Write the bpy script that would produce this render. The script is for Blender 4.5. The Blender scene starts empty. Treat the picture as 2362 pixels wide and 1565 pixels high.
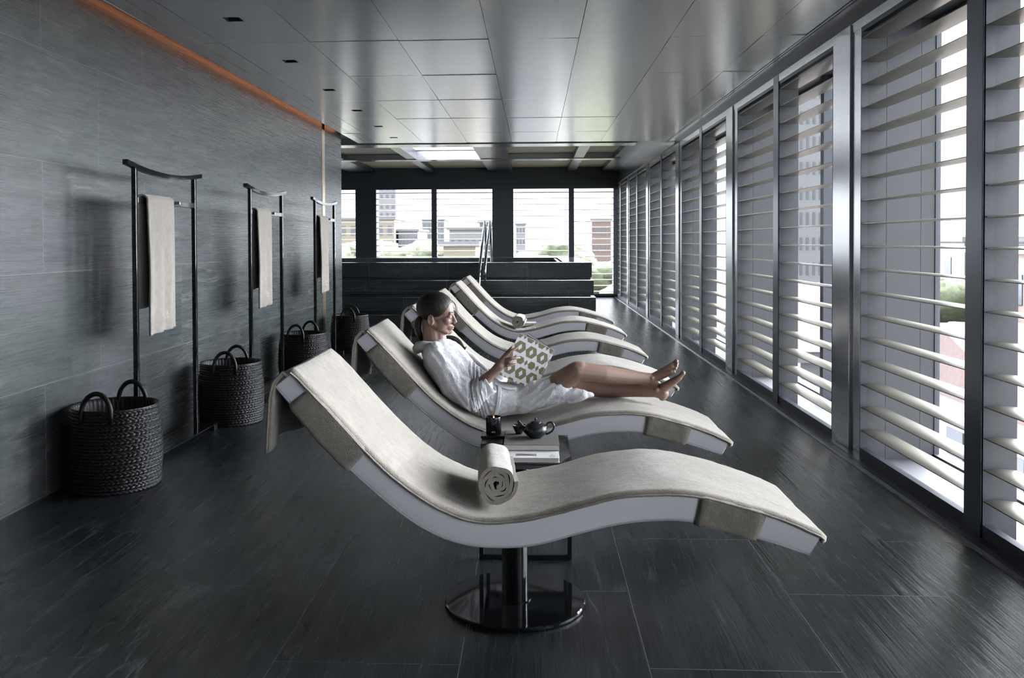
import bpy, bmesh, math, random
import numpy as np
from math import sin, cos, pi, radians, sqrt, hypot
from mathutils import Matrix, Vector, noise

random.seed(7)
S = bpy.context.scene
COL = S.collection

# ------------------------------------------------------------------ camera
FPX, PX, PY, EYE = 2000.0, 1138.0, 595.0, 1.35
cam_data = bpy.data.cameras.new('camera')
cam = bpy.data.objects.new('camera', cam_data)
COL.objects.link(cam)
cam_data.sensor_width = 36
cam_data.lens = 36 * FPX / 2362
cam_data.shift_x = (1181 - PX) / 2362
cam_data.shift_y = (PY - 782.5) / 2362
cam_data.clip_start = 0.05
cam_data.clip_end = 2000
CAMR = Matrix.Rotation(.047, 3, 'Z') @ Matrix.Rotation(pi/2 - .019, 3, 'X') @ Matrix.Rotation(-.0036, 3, 'Z')
cam.matrix_world = Matrix.Translation((0, 0, EYE)) @ CAMR.to_4x4()
S.camera = cam

# ------------------------------------------------------------------ sky, exposure
SKY_FAR, SKY_FILL, SKY_REAR = 3.8, 68.0, 8.0      # thin cloud: pale over the city, brightened out of view to light the room
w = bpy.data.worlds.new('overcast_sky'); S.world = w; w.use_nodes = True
nt = w.node_tree; nt.nodes.clear()
tc = nt.nodes.new('ShaderNodeTexCoord'); sep = nt.nodes.new('ShaderNodeSeparateXYZ')
bg = nt.nodes.new('ShaderNodeBackground'); wo = nt.nodes.new('ShaderNodeOutputWorld')
nt.links.new(tc.outputs['Generated'], sep.inputs[0])
def mrange(src, f0, f1, t0, t1):
    m = nt.nodes.new('ShaderNodeMapRange'); m.interpolation_type = 'SMOOTHSTEP'
    for k, v in (('From Min', f0), ('From Max', f1), ('To Min', t0), ('To Max', t1)): m.inputs[k].default_value = v
    nt.links.new(src, m.inputs['Value']); return m.outputs[0]
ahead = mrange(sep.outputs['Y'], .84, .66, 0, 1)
rear = mrange(sep.outputs['Y'], .25, -.25, SKY_FILL, SKY_REAR)
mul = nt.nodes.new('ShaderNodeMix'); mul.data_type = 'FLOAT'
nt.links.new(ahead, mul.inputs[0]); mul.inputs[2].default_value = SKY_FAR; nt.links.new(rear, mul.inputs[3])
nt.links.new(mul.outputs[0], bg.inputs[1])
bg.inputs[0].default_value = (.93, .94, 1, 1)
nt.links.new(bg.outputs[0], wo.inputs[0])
S.view_settings.view_transform = 'Standard'
S.view_settings.look = 'None'
S.view_settings.gamma = 1
S.view_settings.exposure = 0
S.view_settings.use_curve_mapping = False
S.cycles.max_bounces = 10
S.cycles.diffuse_bounces = 5
S.cycles.glossy_bounces = 5
S.cycles.transparent_max_bounces = 12
S.cycles.caustics_reflective = False
S.cycles.caustics_refractive = False
S.cycles.sample_clamp_indirect = 6
S.cycles.use_denoising = True

# ------------------------------------------------------------------ helpers
def tag(o, label=None, cat=None, group=None, kind=None):
    if label: o['label'] = label
    if cat: o['category'] = cat
    if group: o['group'] = group
    if kind: o['kind'] = kind
    return o

def empty(name, loc=(0, 0, 0), rz=0):
    o = bpy.data.objects.new(name, None); COL.objects.link(o)
    o.empty_display_size = .05
    o.location = loc; o.rotation_euler = (0, 0, rz)
    return o

def kids(o): return [c for c in bpy.data.objects if c.parent == o]

def copy_tree(o, parent=None):
    c = o.copy(); COL.objects.link(c)
    if parent is not None: c.parent = parent
    for ch in kids(o): copy_tree(ch, c)
    return c

class MB:
    """collects shapes and links them as one mesh"""
    def __init__(self): self.v = []; self.f = []; self.m = []; self.mi = 0
    def add(self, vs, fs):
        n = len(self.v); self.v += [tuple(p) for p in vs]
        self.f += [tuple(i + n for i in f) for f in fs]; self.m += [self.mi] * len(fs)
        return self
    def box(self, x0, x1, y0, y1, z0, z1):
        vs = [(x, y, z) for x in (x0, x1) for y in (y0, y1) for z in (z0, z1)]
        return self.add(vs, [(0, 1, 3, 2), (4, 6, 7, 5), (0, 4, 5, 1), (2, 3, 7, 6), (0, 2, 6, 4), (1, 5, 7, 3)])
    def bbox(self, x0, x1, y0, y1, z0, z1, b=.003):
        bm = bmesh.new(); bmesh.ops.create_cube(bm, size=1)
        for v in bm.verts:
            v.co = Vector(((x0+x1)/2 + v.co.x*(x1-x0), (y0+y1)/2 + v.co.y*(y1-y0), (z0+z1)/2 + v.co.z*(z1-z0)))
        bmesh.ops.bevel(bm, geom=bm.edges[:], offset=b, segments=2, affect='EDGES', profile=.5)
        bm.verts.index_update()
        self.add([v.co[:] for v in bm.verts], [[v.index for v in f.verts] for f in bm.faces]); bm.free()
        return self
    def grid(self, rows, close_u=False, close_v=False, flip=False):
        nu, nv = len(rows), len(rows[0]); vs = [p for r in rows for p in r]; fs = []
        for i in range(nu if close_u else nu-1):
            for j in range(nv if close_v else nv-1):
                a, b = i*nv+j, i*nv+(j+1) % nv
                c, d = ((i+1) % nu)*nv+(j+1) % nv, ((i+1) % nu)*nv+j
                fs.append((a, d, c, b) if flip else (a, b, c, d))
        return self.add(vs, fs)
    def tube(self, pts, r, n=10, cap=True, flat=None):
        pts = [Vector(p) for p in pts]; k = len(pts)
        rs = r if isinstance(r, (list, tuple)) else [r]*k
        up = None; rows = []
        for i, p in enumerate(pts):
            t = (pts[min(i+1, k-1)] - pts[max(i-1, 0)]).normalized()
            if up is None:
                up = Vector((0, 0, 1)) if abs(t.z) < .9 else Vector((1, 0, 0))
            s = t.cross(up)
            if s.length < 1e-5: s = t.cross(Vector((0, 1, .1)))
            s.normalize(); up = s.cross(t).normalized()
            sx = sy = 1
            if flat: sx, sy = flat
            rows.append([tuple(p + s*cos(2*pi*j/n)*rs[i]*sx + up*sin(2*pi*j/n)*rs[i]*sy) for j in range(n)])
        self.grid(rows, close_v=True)
        if cap:
            b = len(self.v) - k*n
            self.f.append(tuple(b+j for j in range(n))[::-1]); self.m.append(self.mi)
            self.f.append(tuple(b+(k-1)*n+j for j in range(n))); self.m.append(self.mi)
        return self
    def lathe(self, prof, c=(0, 0), n=48, z0=0):
        rows = [[(c[0]+r*cos(2*pi*j/n), c[1]+r*sin(2*pi*j/n), z0+z) for j in range(n)] for r, z in prof]
        self.grid(rows, close_v=True, flip=True)
        return self
    def ell(self, c, r, rot=None, nu=16, nv=20):
        rows = []
        for i in range(nu+1):
            a = pi*i/nu; row = []
            for j in range(nv):
                b = 2*pi*j/nv
                p = Vector((r[0]*sin(a)*cos(b), r[1]*sin(a)*sin(b), r[2]*cos(a)))
                if rot is not None: p = rot @ p
                row.append(tuple(p + Vector(c)))
            rows.append(row)
        return self.grid(rows, close_v=True)
    def cap_(self, a, b, ra, rb, n=16, sq=1.0):
        """rounded tapering limb from a to b"""
        a, b = Vector(a), Vector(b); d = (b-a); L = d.length; d.normalize()
        pts = []; rs = []
        for i in range(5): q = pi/2*(1-i/5); pts.append(a - d*ra*sin(q)); rs.append(max(ra*cos(q), 1e-4))
        for i in range(9): t = i/8; pts.append(a+(b-a)*t); rs.append(ra+(rb-ra)*t)
        for i in range(1, 6): q = pi/2*i/5; pts.append(b + d*rb*sin(q)); rs.append(max(rb*cos(q), 1e-4))
        return self.tube(pts, rs, n)
    def build(self, name, mats, parent=None, smooth=False, auto=None, merge=False):
        me = bpy.data.meshes.new(name)
        me.from_pydata(self.v, [], self.f)
        if not isinstance(mats, (list, tuple)): mats = [mats]
        for m in mats: me.materials.append(m)
        if len(mats) > 1: me.polygons.foreach_set('material_index', self.m)
        bm = bmesh.new(); bm.from_mesh(me)
        if merge: bmesh.ops.remove_doubles(bm, verts=bm.verts, dist=1e-5)
        bmesh.ops.recalc_face_normals(bm, faces=bm.faces)
        if auto:
            for e in bm.edges:
                if len(e.link_faces) == 2 and e.calc_face_angle(0) > radians(auto): e.smooth = False
        bm.to_mesh(me); bm.free()
        if smooth or auto: me.polygons.foreach_set('use_smooth', [True]*len(me.polygons))
        o = bpy.data.objects.new(name, me); COL.objects.link(o)
        if parent is not None: o.parent = parent
        return o

def struct(o): o['kind'] = 'structure'; return o

def catmull(pts, n):
    P = [np.array(p, float) for p in pts]; m = len(P)-1; out = []
    for q in range(n+1):
        t = q/n*m; i = min(int(t), m-1); u = t-i
        p0 = P[i-1] if i > 0 else 2*P[0]-P[1]; p1 = P[i]; p2 = P[i+1]
        p3 = P[i+2] if i+2 <= m else 2*P[m]-P[m-1]
        out.append(tuple(.5*((2*p1)+(-p0+p2)*u+(2*p0-5*p1+4*p2-p3)*u*u+(-p0+3*p1-3*p2+p3)*u**3)))
    return out

# ------------------------------------------------------------------ materials
class NT:
    def __init__(self, name):
        self.mat = bpy.data.materials.new(name); self.mat.use_nodes = True
        self.t = self.mat.node_tree; self.t.nodes.clear()
        self.out = self.n('ShaderNodeOutputMaterial'); self.p = self.n('ShaderNodeBsdfPrincipled')
        self.l(self.p.outputs[0], self.out.inputs[0])
    def n(self, typ, **kw):
        x = self.t.nodes.new(typ)
        for k, v in kw.items(): setattr(x, k, v)
        return x
    def l(self, a, b): self.t.links.new(a, b)
    def coord(self, scale=(1, 1, 1), obj=False, rot=(0, 0, 0)):
        c = self.n('ShaderNodeTexCoord').outputs['Object'] if obj else self.n('ShaderNodeNewGeometry').outputs['Position']
        m = self.n('ShaderNodeMapping'); m.inputs['Scale'].default_value = scale; m.inputs['Rotation'].default_value = rot
        self.l(c, m.inputs[0]); return m.outputs[0]
    def noise(self, vec, scale, detail=4, rough=.5, dist=0):
        x = self.n('ShaderNodeTexNoise'); self.l(vec, x.inputs['Vector'])
        x.inputs['Scale'].default_value = scale; x.inputs['Detail'].default_value = detail
        x.inputs['Roughness'].default_value = rough; x.inputs['Distortion'].default_value = dist
        return x.outputs[0]
    def ramp(self, fac, stops):
        r = self.n('ShaderNodeValToRGB'); self.l(fac, r.inputs[0]); e = r.color_ramp.elements
        while len(e) < len(stops): e.new(.5)
        for i, (p, c) in enumerate(stops):
            e[i].position = p; e[i].color = (c, c, c, 1) if isinstance(c, (int, float)) else tuple(c)+(1,)
        return r.outputs[0]
    def mix(self, a, b, fac, mode='MIX'):
        m = self.n('ShaderNodeMix', data_type='RGBA', blend_type=mode)
        if isinstance(fac, (int, float)): m.inputs[0].default_value = fac
        else: self.l(fac, m.inputs[0])
        for s, v in ((m.inputs[6], a), (m.inputs[7], b)):
            if isinstance(v, tuple): s.default_value = v+(1,) if len(v) == 3 else v
            else: self.l(v, s)
        return m.outputs[2]
    def math(self, op, a, b=0):
        m = self.n('ShaderNodeMath', operation=op)
        for s, v in ((m.inputs[0], a), (m.inputs[1], b)):
            if isinstance(v, (int, float)): s.default_value = v
            else: self.l(v, s)
        return m.outputs[0]
    def bump(self, h, strength=.3, dist=.01, prev=None):
        b = self.n('ShaderNodeBump'); b.inputs['Strength'].default_value = strength; b.inputs['Distance'].default_value = dist
        self.l(h, b.inputs['Height'])
        if prev is not None: self.l(prev, b.inputs['Normal'])
        self.l(b.outputs[0], self.p.inputs['Normal']); return b.outputs[0]
    def set(self, **kw):
        for k, v in kw.items():
            s = self.p.inputs[k]
            if hasattr(v, 'is_output'): self.l(v, s)
            elif isinstance(v, tuple): s.default_value = v+(1,) if len(v) == 3 and s.type == 'RGBA' else v
            else: s.default_value = v
        return self

def plain(name, col, rough=.5, metal=0, bump=None, **kw):
    m = NT(name); m.set(**{'Base Color': tuple(col), 'Roughness': rough, 'Metallic': metal})
    for k, v in kw.items(): m.set(**{k.replace('_', ' '): v})
    if bump:
        m.bump(m.noise(m.coord(obj=True), bump[0], 6, .6), bump[1], bump[2])
    return m.mat

def stone(name, axes, brick, dark, light, vein, rough, bumpd, joint=(.16, .165, .16), mort=.003, fa=1.5, fb=95, warp=10, veins=.35, dk=.75, wscale=7, vb=.8):
    """layered quartzite slabs; axes = (index along the slabs, index across them)"""
    m = NT(name); g = m.n('ShaderNodeNewGeometry').outputs['Position']
    sp = m.n('ShaderNodeSeparateXYZ'); m.l(g, sp.inputs[0])
    A, B = sp.outputs[axes[0]], sp.outputs[axes[1]]
    bc = m.n('ShaderNodeCombineXYZ'); m.l(m.math('ADD', A, brick[0]), bc.inputs[0]); m.l(m.math('ADD', B, brick[1]), bc.inputs[1])
    br = m.n('ShaderNodeTexBrick'); m.l(bc.outputs[0], br.inputs['Vector'])
    br.inputs['Scale'].default_value = 1; br.inputs['Mortar Size'].default_value = mort; br.inputs['Mortar Smooth'].default_value = .3
    br.inputs['Brick Width'].default_value = brick[2]; br.inputs['Row Height'].default_value = brick[3]
    br.inputs['Color1'].default_value = (0, 0, 0, 1); br.inputs['Color2'].default_value = (1, 1, 1, 1); br.inputs['Mortar'].default_value = (.5, .5, .5, 1)
    br.offset = .5
    # each slab is cut from its own place in the block
    off = m.math('MULTIPLY', m.n('ShaderNodeSeparateColor').outputs[0], 1)
    sc = m.t.nodes[-2] if False else None
    sepc = m.n('ShaderNodeSeparateColor'); m.l(br.outputs['Color'], sepc.inputs[0])
    offz = m.math('MULTIPLY', sepc.outputs[0], 17.0)
    cv = m.n('ShaderNodeCombineXYZ'); m.l(m.math('MULTIPLY', A, .55), cv.inputs[0]); m.l(m.math('MULTIPLY', B, wscale), cv.inputs[1]); m.l(offz, cv.inputs[2])
    wv = m.noise(cv.outputs[0], 1.0, 3, .5, .6)
    cv2 = m.n('ShaderNodeCombineXYZ'); m.l(m.math('MULTIPLY', A, fa), cv2.inputs[0])
    m.l(m.math('ADD', m.math('MULTIPLY', B, fb), m.math('MULTIPLY', wv, warp)), cv2.inputs[1]); m.l(offz, cv2.inputs[2])
    fine = m.noise(cv2.outputs[0], 1.0, 6, .62, .25)
    cv3 = m.n('ShaderNodeCombineXYZ'); m.l(m.math('MULTIPLY', A, .9), cv3.inputs[0])
    m.l(m.math('ADD', m.math('MULTIPLY', B, 9), m.math('MULTIPLY', wv, 5)), cv3.inputs[1]); m.l(offz, cv3.inputs[2])
    broad = m.noise(cv3.outputs[0], 1.0, 5, .55, .5)
    c = m.mix(dark, light, m.ramp(broad, [(.3, 0), (.72, 1)]))
    c = m.mix(c, tuple(x*.55 for x in dark), m.ramp(fine, [(.32, dk), (.5, 0)]))
    v1 = m.ramp(broad, [(.485, 0), (.5, 1), (.515, 0)]); v2 = m.ramp(m.noise(m.coord((1.3, 1.3, 1.3)), 1.1, 3, .5), [(.5, 0), (.66, 1)])
    v3 = m.ramp(fine, [(.62, 0), (.74, .5)])
    c = m.mix(c, vein, m.math('MULTIPLY', m.math('MULTIPLY', v1, v2), vb))
    c = m.mix(c, vein, m.math('MULTIPLY', v3, .16))
    cv4 = m.n('ShaderNodeCombineXYZ'); m.l(m.math('MULTIPLY', A, .45), cv4.inputs[0]); m.l(m.math('MULTIPLY', B, 2.6), cv4.inputs[1]); m.l(m.math('ADD', offz, 4.2), cv4.inputs[2])
    lv = m.noise(cv4.outputs[0], 1.0, 6, .55, .25)
    c = m.mix(c, vein, m.math('MULTIPLY', m.math('MULTIPLY', m.ramp(lv, [(.488, 0), (.5, 1), (.512, 0)]), m.ramp(m.noise(m.coord((.9, .9, .9)), 1.0, 4, .6), [(.46, 0), (.62, 1)])), veins))
    c = m.mix(c, joint, m.math('MULTIPLY', br.outputs['Fac'], .8))
    tint = m.ramp(m.noise(m.coord((.5, .5, 1.6)), 1.0, 3, .5), [(.38, (.92, 1.04, .97)), (.62, (1.04, 1.0, 1.05))])
    c = m.mix(c, tint, 1.0, 'MULTIPLY')
    m.set(**{'Base Color': c, 'Roughness': m.ramp(fine, [(.3, rough+.12), (.7, rough-.06)])})
    h = m.math('SUBTRACT', m.math('ADD', m.math('MULTIPLY', fine, 1.0), m.math('MULTIPLY', broad, .5)), m.math('MULTIPLY', br.outputs['Fac'], 1.4))
    m.bump(h, .6, bumpd)
    return m.mat

M = {}
M['wall_stone'] = stone('quartzite_wall', (1, 2), (-4.49+.6+12, 5.95, 1.2, .595), (.030, .034, .035), (.058, .062, .064), (.22, .21, .17), .25, .0012, mort=.0026, fa=1.9, fb=175, warp=9, dk=.55, wscale=4)
M['floor_stone'] = stone('quartzite_floor', (1, 0), (-3.33+.6+12, .24+6.0, 1.2, .6), (.012, .0145, .016), (.024, .028, .031), (.13, .135, .135), .19, .0022, joint=(.10, .105, .11), mort=.0017, fa=3.0, fb=125, warp=10, veins=.5, dk=.35, vb=.16)
M['tier_stone'] = stone('quartzite_step', (0, 2), (12.3, 6.1, 1.22, .61), (.038, .047, .048), (.065, .076, .076), (.14, .15, .14), .12, .0003)

def brushed(name, col, rough, aniso, sc, bs=.04, wave=0):
    m = NT(name); m.set(**{'Base Color': col, 'Metallic': 1.0, 'Roughness': rough})
    n = m.noise(m.coord(sc), 1.0, 5, .6)
    b = m.bump(n, bs, .002)
    if wave:
        m.bump(m.noise(m.coord((1.6, .9, 1)), 1.0, 2, .5), wave, .02, b)
    if aniso: m.set(Anisotropic=aniso)
    return m.mat

M['ceiling_metal'] = brushed('satin_steel_ceiling', (.95, .94, .96), .24, .0, (6, 90, 6), .0, .03)
M['steel'] = brushed('brushed_steel', (.60, .61, .64), .2, 0, (200, 200, 3), .0)
M['dark_steel'] = brushed('dark_steel', (.12, .13, .15), .3, 0, (150, 150, 3), .0)
M['frame'] = plain('anthracite_frame', (.065, .070, .084), .38, .3)
M['slat'] = plain('champagne_slat', (.21, .198, .16), .3, .8)
M['fin'] = plain('grey_panel', (.066, .067, .074), .45, .1)
M['dark_paint'] = plain('charcoal_paint', (.058, .064, .074), .45)
M['coffer'] = plain('sand_panel', (.58, .53, .40), .6)
M['bronze'] = brushed('bronze', (.58, .47, .36), .3, 0, (3, 200, 200), .05)
M['chrome'] = plain('polished_steel', (.72, .73, .76), .12, 1.0)
M['black_gloss'] = plain('black_lacquer', (.006, .007, .008), .05)
M['black_satin'] = plain('black_satin', (.014, .015, .017), .28, .2)
M['weave'] = plain('black_weave', (.003, .0034, .004), .45, 0, (160, .4, .002), Specular_IOR_Level=.3)
M['vinyl'] = plain('grey_vinyl', (.84, .82, .86), .42, 0, (45, .08, .004))
M['piping'] = plain('grey_piping', (.5, .5, .54), .4)
M['black'] = plain('matt_black', (.01, .01, .011), .6)
M['ceramic'] = plain('black_ceramic', (.013, .015, .019), .24)
M['white_cover'] = plain('white_paper', (.78, .76, .78), .5)
M['taupe_cover'] = plain('taupe_cloth', (.13, .128, .115), .7)
M['paper'] = plain('paper_pages', (.8, .78, .74), .8)
M['print_grey'] = plain('printed_grey', (.3, .29, .3), .6)
M['olive'] = plain('olive_print', (.2, .185, .115), .35, 0, (30, .05, .002))
M['gilt'] = plain('white_print', (.82, .81, .82), .4)
M['slate_cover'] = plain('slate_cover', (.22, .22, .26), .5)
M['candle_black'] = plain('black_glass', (.006, .007, .008), .12)
M['wax'] = plain('wax', (.5, .38, .26), .5)
M['lips'] = plain('lip_skin', (.40, .17, .15), .4)
M['brow'] = plain('brow_hair', (.02, .015, .012), .7)
M['nail'] = plain('nail', (.6, .42, .38), .25)
M['white_wall'] = plain('pale_render', (.135, .135, .14), .9)
M['cream_wall'] = plain('cream_render', (.15, .132, .10), .9)
M['grey_wall'] = plain('grey_render', (.10, .103, .11), .9)
M['brick_wall'] = plain('rosy_render', (.115, .08, .07), .9)
M['far_window'] = plain('far_window', (.05, .053, .062), .4)
M['tile_roof'] = plain('terracotta', (.040, .024, .022), .9, 0, (3, .6, .05))
M['flat_roof'] = plain('flat_roof', (.11, .11, .115), .9)
M['ground'] = plain('city_ground', (.07, .07, .068), 1)
M['bark'] = plain('bark', (.05, .04, .03), .9)

def glassy():
    m = NT('clear_glass'); m.t.nodes.remove(m.p)
    tr = m.n('ShaderNodeBsdfTransparent'); tr.inputs[0].default_value = (.93, .95, .95, 1)
    gl = m.n('ShaderNodeBsdfGlossy'); gl.inputs['Roughness'].default_value = .02
    lw = m.n('ShaderNodeLayerWeight'); lw.inputs[0].default_value = .5
    fr = m.math('ADD', m.math('MULTIPLY', m.math('POWER', lw.outputs['Facing'], 5), .9), .03)
    mx = m.n('ShaderNodeMixShader'); m.l(fr, mx.inputs[0]); m.l(tr.outputs[0], mx.inputs[1]); m.l(gl.outputs[0], mx.inputs[2])
    m.l(mx.outputs[0], m.out.inputs[0]); return m.mat
M['glass'] = glassy()
def smoked():
    m = NT('smoked_glass'); m.t.nodes.remove(m.p)
    tr = m.n('ShaderNodeBsdfTransparent'); tr.inputs[0].default_value = (.35, .37, .40, 1)
    gl = m.n('ShaderNodeBsdfGlossy'); gl.inputs['Roughness'].default_value = .03
    lw = m.n('ShaderNodeLayerWeight'); lw.inputs[0].default_value = .5
    fr = m.math('ADD', m.math('MULTIPLY', m.math('POWER', lw.outputs['Facing'], 5), .9), .04)
    mx = m.n('ShaderNodeMixShader'); m.l(fr, mx.inputs[0]); m.l(tr.outputs[0], mx.inputs[1]); m.l(gl.outputs[0], mx.inputs[2])
    m.l(mx.outputs[0], m.out.inputs[0]); return m.mat
M['smoked'] = smoked()
def emis(name, col, st):
    m = NT(name); m.set(**{'Base Color': (0, 0, 0), 'Emission Color': col, 'Emission Strength': st}); return m.mat
M['warm_led'] = emis('warm_led', (1, .40, .20), 3.2)
M['flame'] = emis('candle_flame', (1, .42, .2), 14)

def terry(name, c1, c2, amp=.6, world=False):
    m = NT(name); co = m.coord(obj=True)
    n1 = m.noise(co, 5, 5, .6, .8); n2 = m.noise(co, 260, 4, .75); n3 = m.noise(co, 26, 4, .65)
    c = m.mix(c1, c2, m.ramp(n1, [(.38, 0), (.66, 1)])); c = m.mix(c, tuple(x*.72 for x in c1), m.ramp(n2, [(.3, .5), (.52, 0)]))
    c = m.mix(c, tuple(x*.8 for x in c1), m.ramp(n3, [(.35, .5), (.55, 0)]))
    m.set(**{'Base Color': c, 'Roughness': .95, 'Sheen Weight': .4, 'Sheen Roughness': .5})
    b = m.bump(n2, amp*1.4, .005); m.bump(n3, .5, .010, b)
    return m.mat
M['terry'] = terry('oatmeal_terry', (.315, .282, .235), (.39, .352, .30))
M['terry_roll'] = terry('oatmeal_rolled_terry', (.36, .328, .285), (.42, .385, .34), .4)
M['terry_rack'] = terry('taupe_hand_towel', (.26, .235, .205), (.31, .28, .25), .4)
M['robe'] = terry('white_robe_terry', (.86, .85, .89), (.91, .90, .93), .35)
M['stitch'] = plain('pale_stitching', (.75, .73, .70), .6)

def skin():
    m = NT('skin'); co = m.coord(obj=True); n = m.noise(co, 14, 4, .6)
    c = m.mix((.24, .145, .112), (.30, .19, .15), n)
    m.set(**{'Base Color': c, 'Roughness': .45, 'Subsurface Weight': .12, 'Subsurface Scale': .02, 'Subsurface Radius': (1, .4, .2)})
    m.bump(m.noise(co, 300, 3, .5), .08, .001); return m.mat
M['skin'] = skin()
def hair():
    m = NT('dark_hair'); co = m.coord((20, 300, 60), obj=True); n = m.noise(co, 1, 4, .6, .3)
    m.set(**{'Base Color': m.mix((.006, .0045, .004), (.02, .014, .011), n), 'Roughness': .46, 'Specular IOR Level': .3}); m.bump(n, .5, .004); return m.mat
M['hair'] = hair()
def water():
    m = NT('pool_water'); m.set(**{'Base Color': (.02, .035, .04), 'Roughness': .04}); m.bump(m.noise(m.coord(), 6, 3, .5), .1, .02); return m.mat
M['water'] = water()
def leafy(name, a, b):
    m = NT(name); n = m.noise(m.coord(), 3.5, 8, .75); m.set(**{'Base Color': m.mix(a, b, m.ramp(n, [(.35, 0), (.65, 1)])), 'Roughness': .9}); return m.mat
M['leaf_a'] = leafy('foliage_green', (.014, .020, .008), (.045, .055, .022))
M['leaf_b'] = leafy('foliage_olive', (.026, .028, .010), (.062, .064, .026))

# ------------------------------------------------------------------ the room
LW, RW, CZ = -2.605, 2.0, 2.76
Y0, YB = -4.5, 21.0           # behind the camera, far wall
YC, YE = 12.35, 11.65         # end of the steel ceiling, end of the stone wall

b = MB(); b.box(-7.5, 1.915, Y0, YB, -.12, 0)
struct(b.build('floor', M['floor_stone']))
b = MB(); b.box(1.915, 1.925, Y0, YB, -.1, .004)
struct(b.build('trim_1', M['chrome']))
b = MB(); b.box(1.926, 2.0, Y0, YB, -.1, .012); b.box(1.955, 1.962, Y0, YB, .012, .016)
struct(b.build('trim_2', M['dark_steel']))

# stone wall with the lit gap at its head
b = MB(); b.box(LW-.35, LW, Y0, 10.58, -.1, 2.95); b.box(LW-.35, LW, 10.72, YE, -.1, 2.95); b.box(LW-.35, LW-.02, 10.58, 10.72, -.1, 2.95)
struct(b.build('wall_left', M['wall_stone']))
b = MB(); b.box(LW-.02, LW+.003, 10.582, 10.718, 0, 2.74)
for k in range(5): b.box(LW+.003, LW+.006, 10.60, 10.66, 1.21+k*.035, 1.222+k*.035)
struct(b.build('trim_3', M['bronze']))
b = MB(); b.box(-2.520, -2.508, Y0, YE-.1, 2.825, 2.85)
struct(b.build('trim_4', M['warm_led']))

# steel ceiling: loose panels with shadow joints
b = MB()
xs = [-2.505, -2.375, -2.21] + [-1.575+.63*k for k in range(6)] + [1.868]
ys = [6.07-1.28*k for k in range(9, 0, -1)] + [6.07, 7.35, 8.63, 9.93, 11.23, YC]
DL = [5.43, 6.71, 7.99, 9.26, 10.55, 11.70]
for i in range(len(xs)-1):
    for j in range(len(ys)-1):
        x0, x1, y0, y1 = xs[i]+.002, xs[i+1]-.002, ys[j]+.002, ys[j+1]-.002
        if i < 2: x0 += .002
        t = random.uniform(-.005, .005); u = random.uniform(-.0028, .0028)
        if x0 < -1.9 < x1:      # panels cut around the recessed lamps
            holes = sorted([y for y in DL if y0+.06 < y < y1-.06])
            cells = [(x0, -1.949, y0, y1), (-1.843, x1, y0, y1)]; yy = y0
            for h in holes: cells.append((-1.949, -1.843, yy, h-.053)); yy = h+.053
            cells.append((-1.949, -1.843, yy, y1))
            for c in cells: b.box(c[0], c[1], c[2], c[3], CZ, CZ+.02)
            continue
        vs = []
        for (x, y) in ((x0, y0), (x1, y0), (x1, y1), (x0, y1)):
            vs.append((x, y, CZ + (t if y == y0 else -t)*.5 + (u if x == x0 else -u)*.5))
        vs += [(x, y, CZ+.02) for (x, y, z) in vs]
        b.add(vs, [(0, 1, 2, 3), (7, 6, 5, 4), (0, 4, 5, 1), (1, 5, 6, 2), (2, 6, 7, 3), (3, 7, 4, 0)])
# strip beside the windows with its two slots
for x0, x1 in ((1.876, 1.892), (1.900, 2.06)): b.box(x0, x1, Y0, YC, CZ, CZ+.02)
b.box(1.868, 1.9, 12.0, YC, CZ, CZ+.018)
struct(b.build('ceiling', M['ceiling_metal']))
b = MB(); b.box(-2.495, 2.06, Y0, YC-.02, CZ+.12, CZ+.14)
b.box(-2.53, 2.06, YC-.03, YC, CZ+.0205, 3.2)
struct(b.build('trim_5', M['black']))
b = MB(); b.box(-2.508, -2.496, Y0, YC, CZ+.0005, CZ+.06)
struct(b.build('trim_6', M['ceiling_metal']))
for k, y in enumerate(DL):
    d = empty('recessed_downlight', (-1.896, y, CZ))
    names = ['nearest the camera', 'second from the camera', 'third from the camera', 'fourth from the camera', 'next to last before the pool', 'nearest the pool']
    tag(d, 'small square black downlight sunk in the steel ceiling, ' + names[k], 'ceiling light', 'downlights in the steel ceiling')
    q = MB()
    for x0, x1, y0, y1 in ((-.052, -.046, -.052, .052), (.046, .052, -.052, .052), (-.046, .046, -.052, -.046), (-.046, .046, .046, .052)):
        q.box(x0, x1, y0, y1, .001, .07)
    q.box(-.05, .05, -.05, .05, .07, .074)
    q.build('housing', M['black'], d)
    q = MB(); q.lathe([(.0, .05), (.022, .05), (.034, .042), (.036, .06), (0, .066)], n=24); q.build('lamp_reflector', M['black_satin'], d, smooth=True)

# roof slab, raised bay over the pool
b = MB()
b.box(-7.5, 2.55, Y0, 15.35, 3.3, 3.4); b.box(-7.5, 2.55, 17.6, YB+.5, 3.3, 3.4)
b.box(-7.5, -2.40, 15.35, 17.6, 3.3, 3.4); b.box(-1.07, 2.55, 15.35, 17.6, 3.3, 3.4)
struct(b.build('roof', M['dark_paint']))
b = MB()
ROWS = [(12.45, 14.85), (15.3, 17.55), (17.95, 20.9)]
XP = [(-7.2, -5.9), (-5.75, -4.45), (-3.87, -2.58), (-2.39, -1.09), (-.52, .80), (1.0, 1.62)]
for r, (y0, y1) in enumerate(ROWS):
    for (x0, x1) in XP:
        if r == 1 and x0 == -2.39: continue
        b.box(x0-.02, x1+.02, y0-.02, y1+.02, 3.13, 3.15)
struct(b.build('ceiling', M['coffer']))
b = MB()
ex = [-7.5] + [v for p in XP for v in p] + [2.0]
for i in range(0, len(ex), 2): b.box(ex[i], ex[i+1], 12.38, YB, 3.03, 3.2)
struct(b.build('trim_7', M['dark_steel']))
b = MB()
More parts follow.
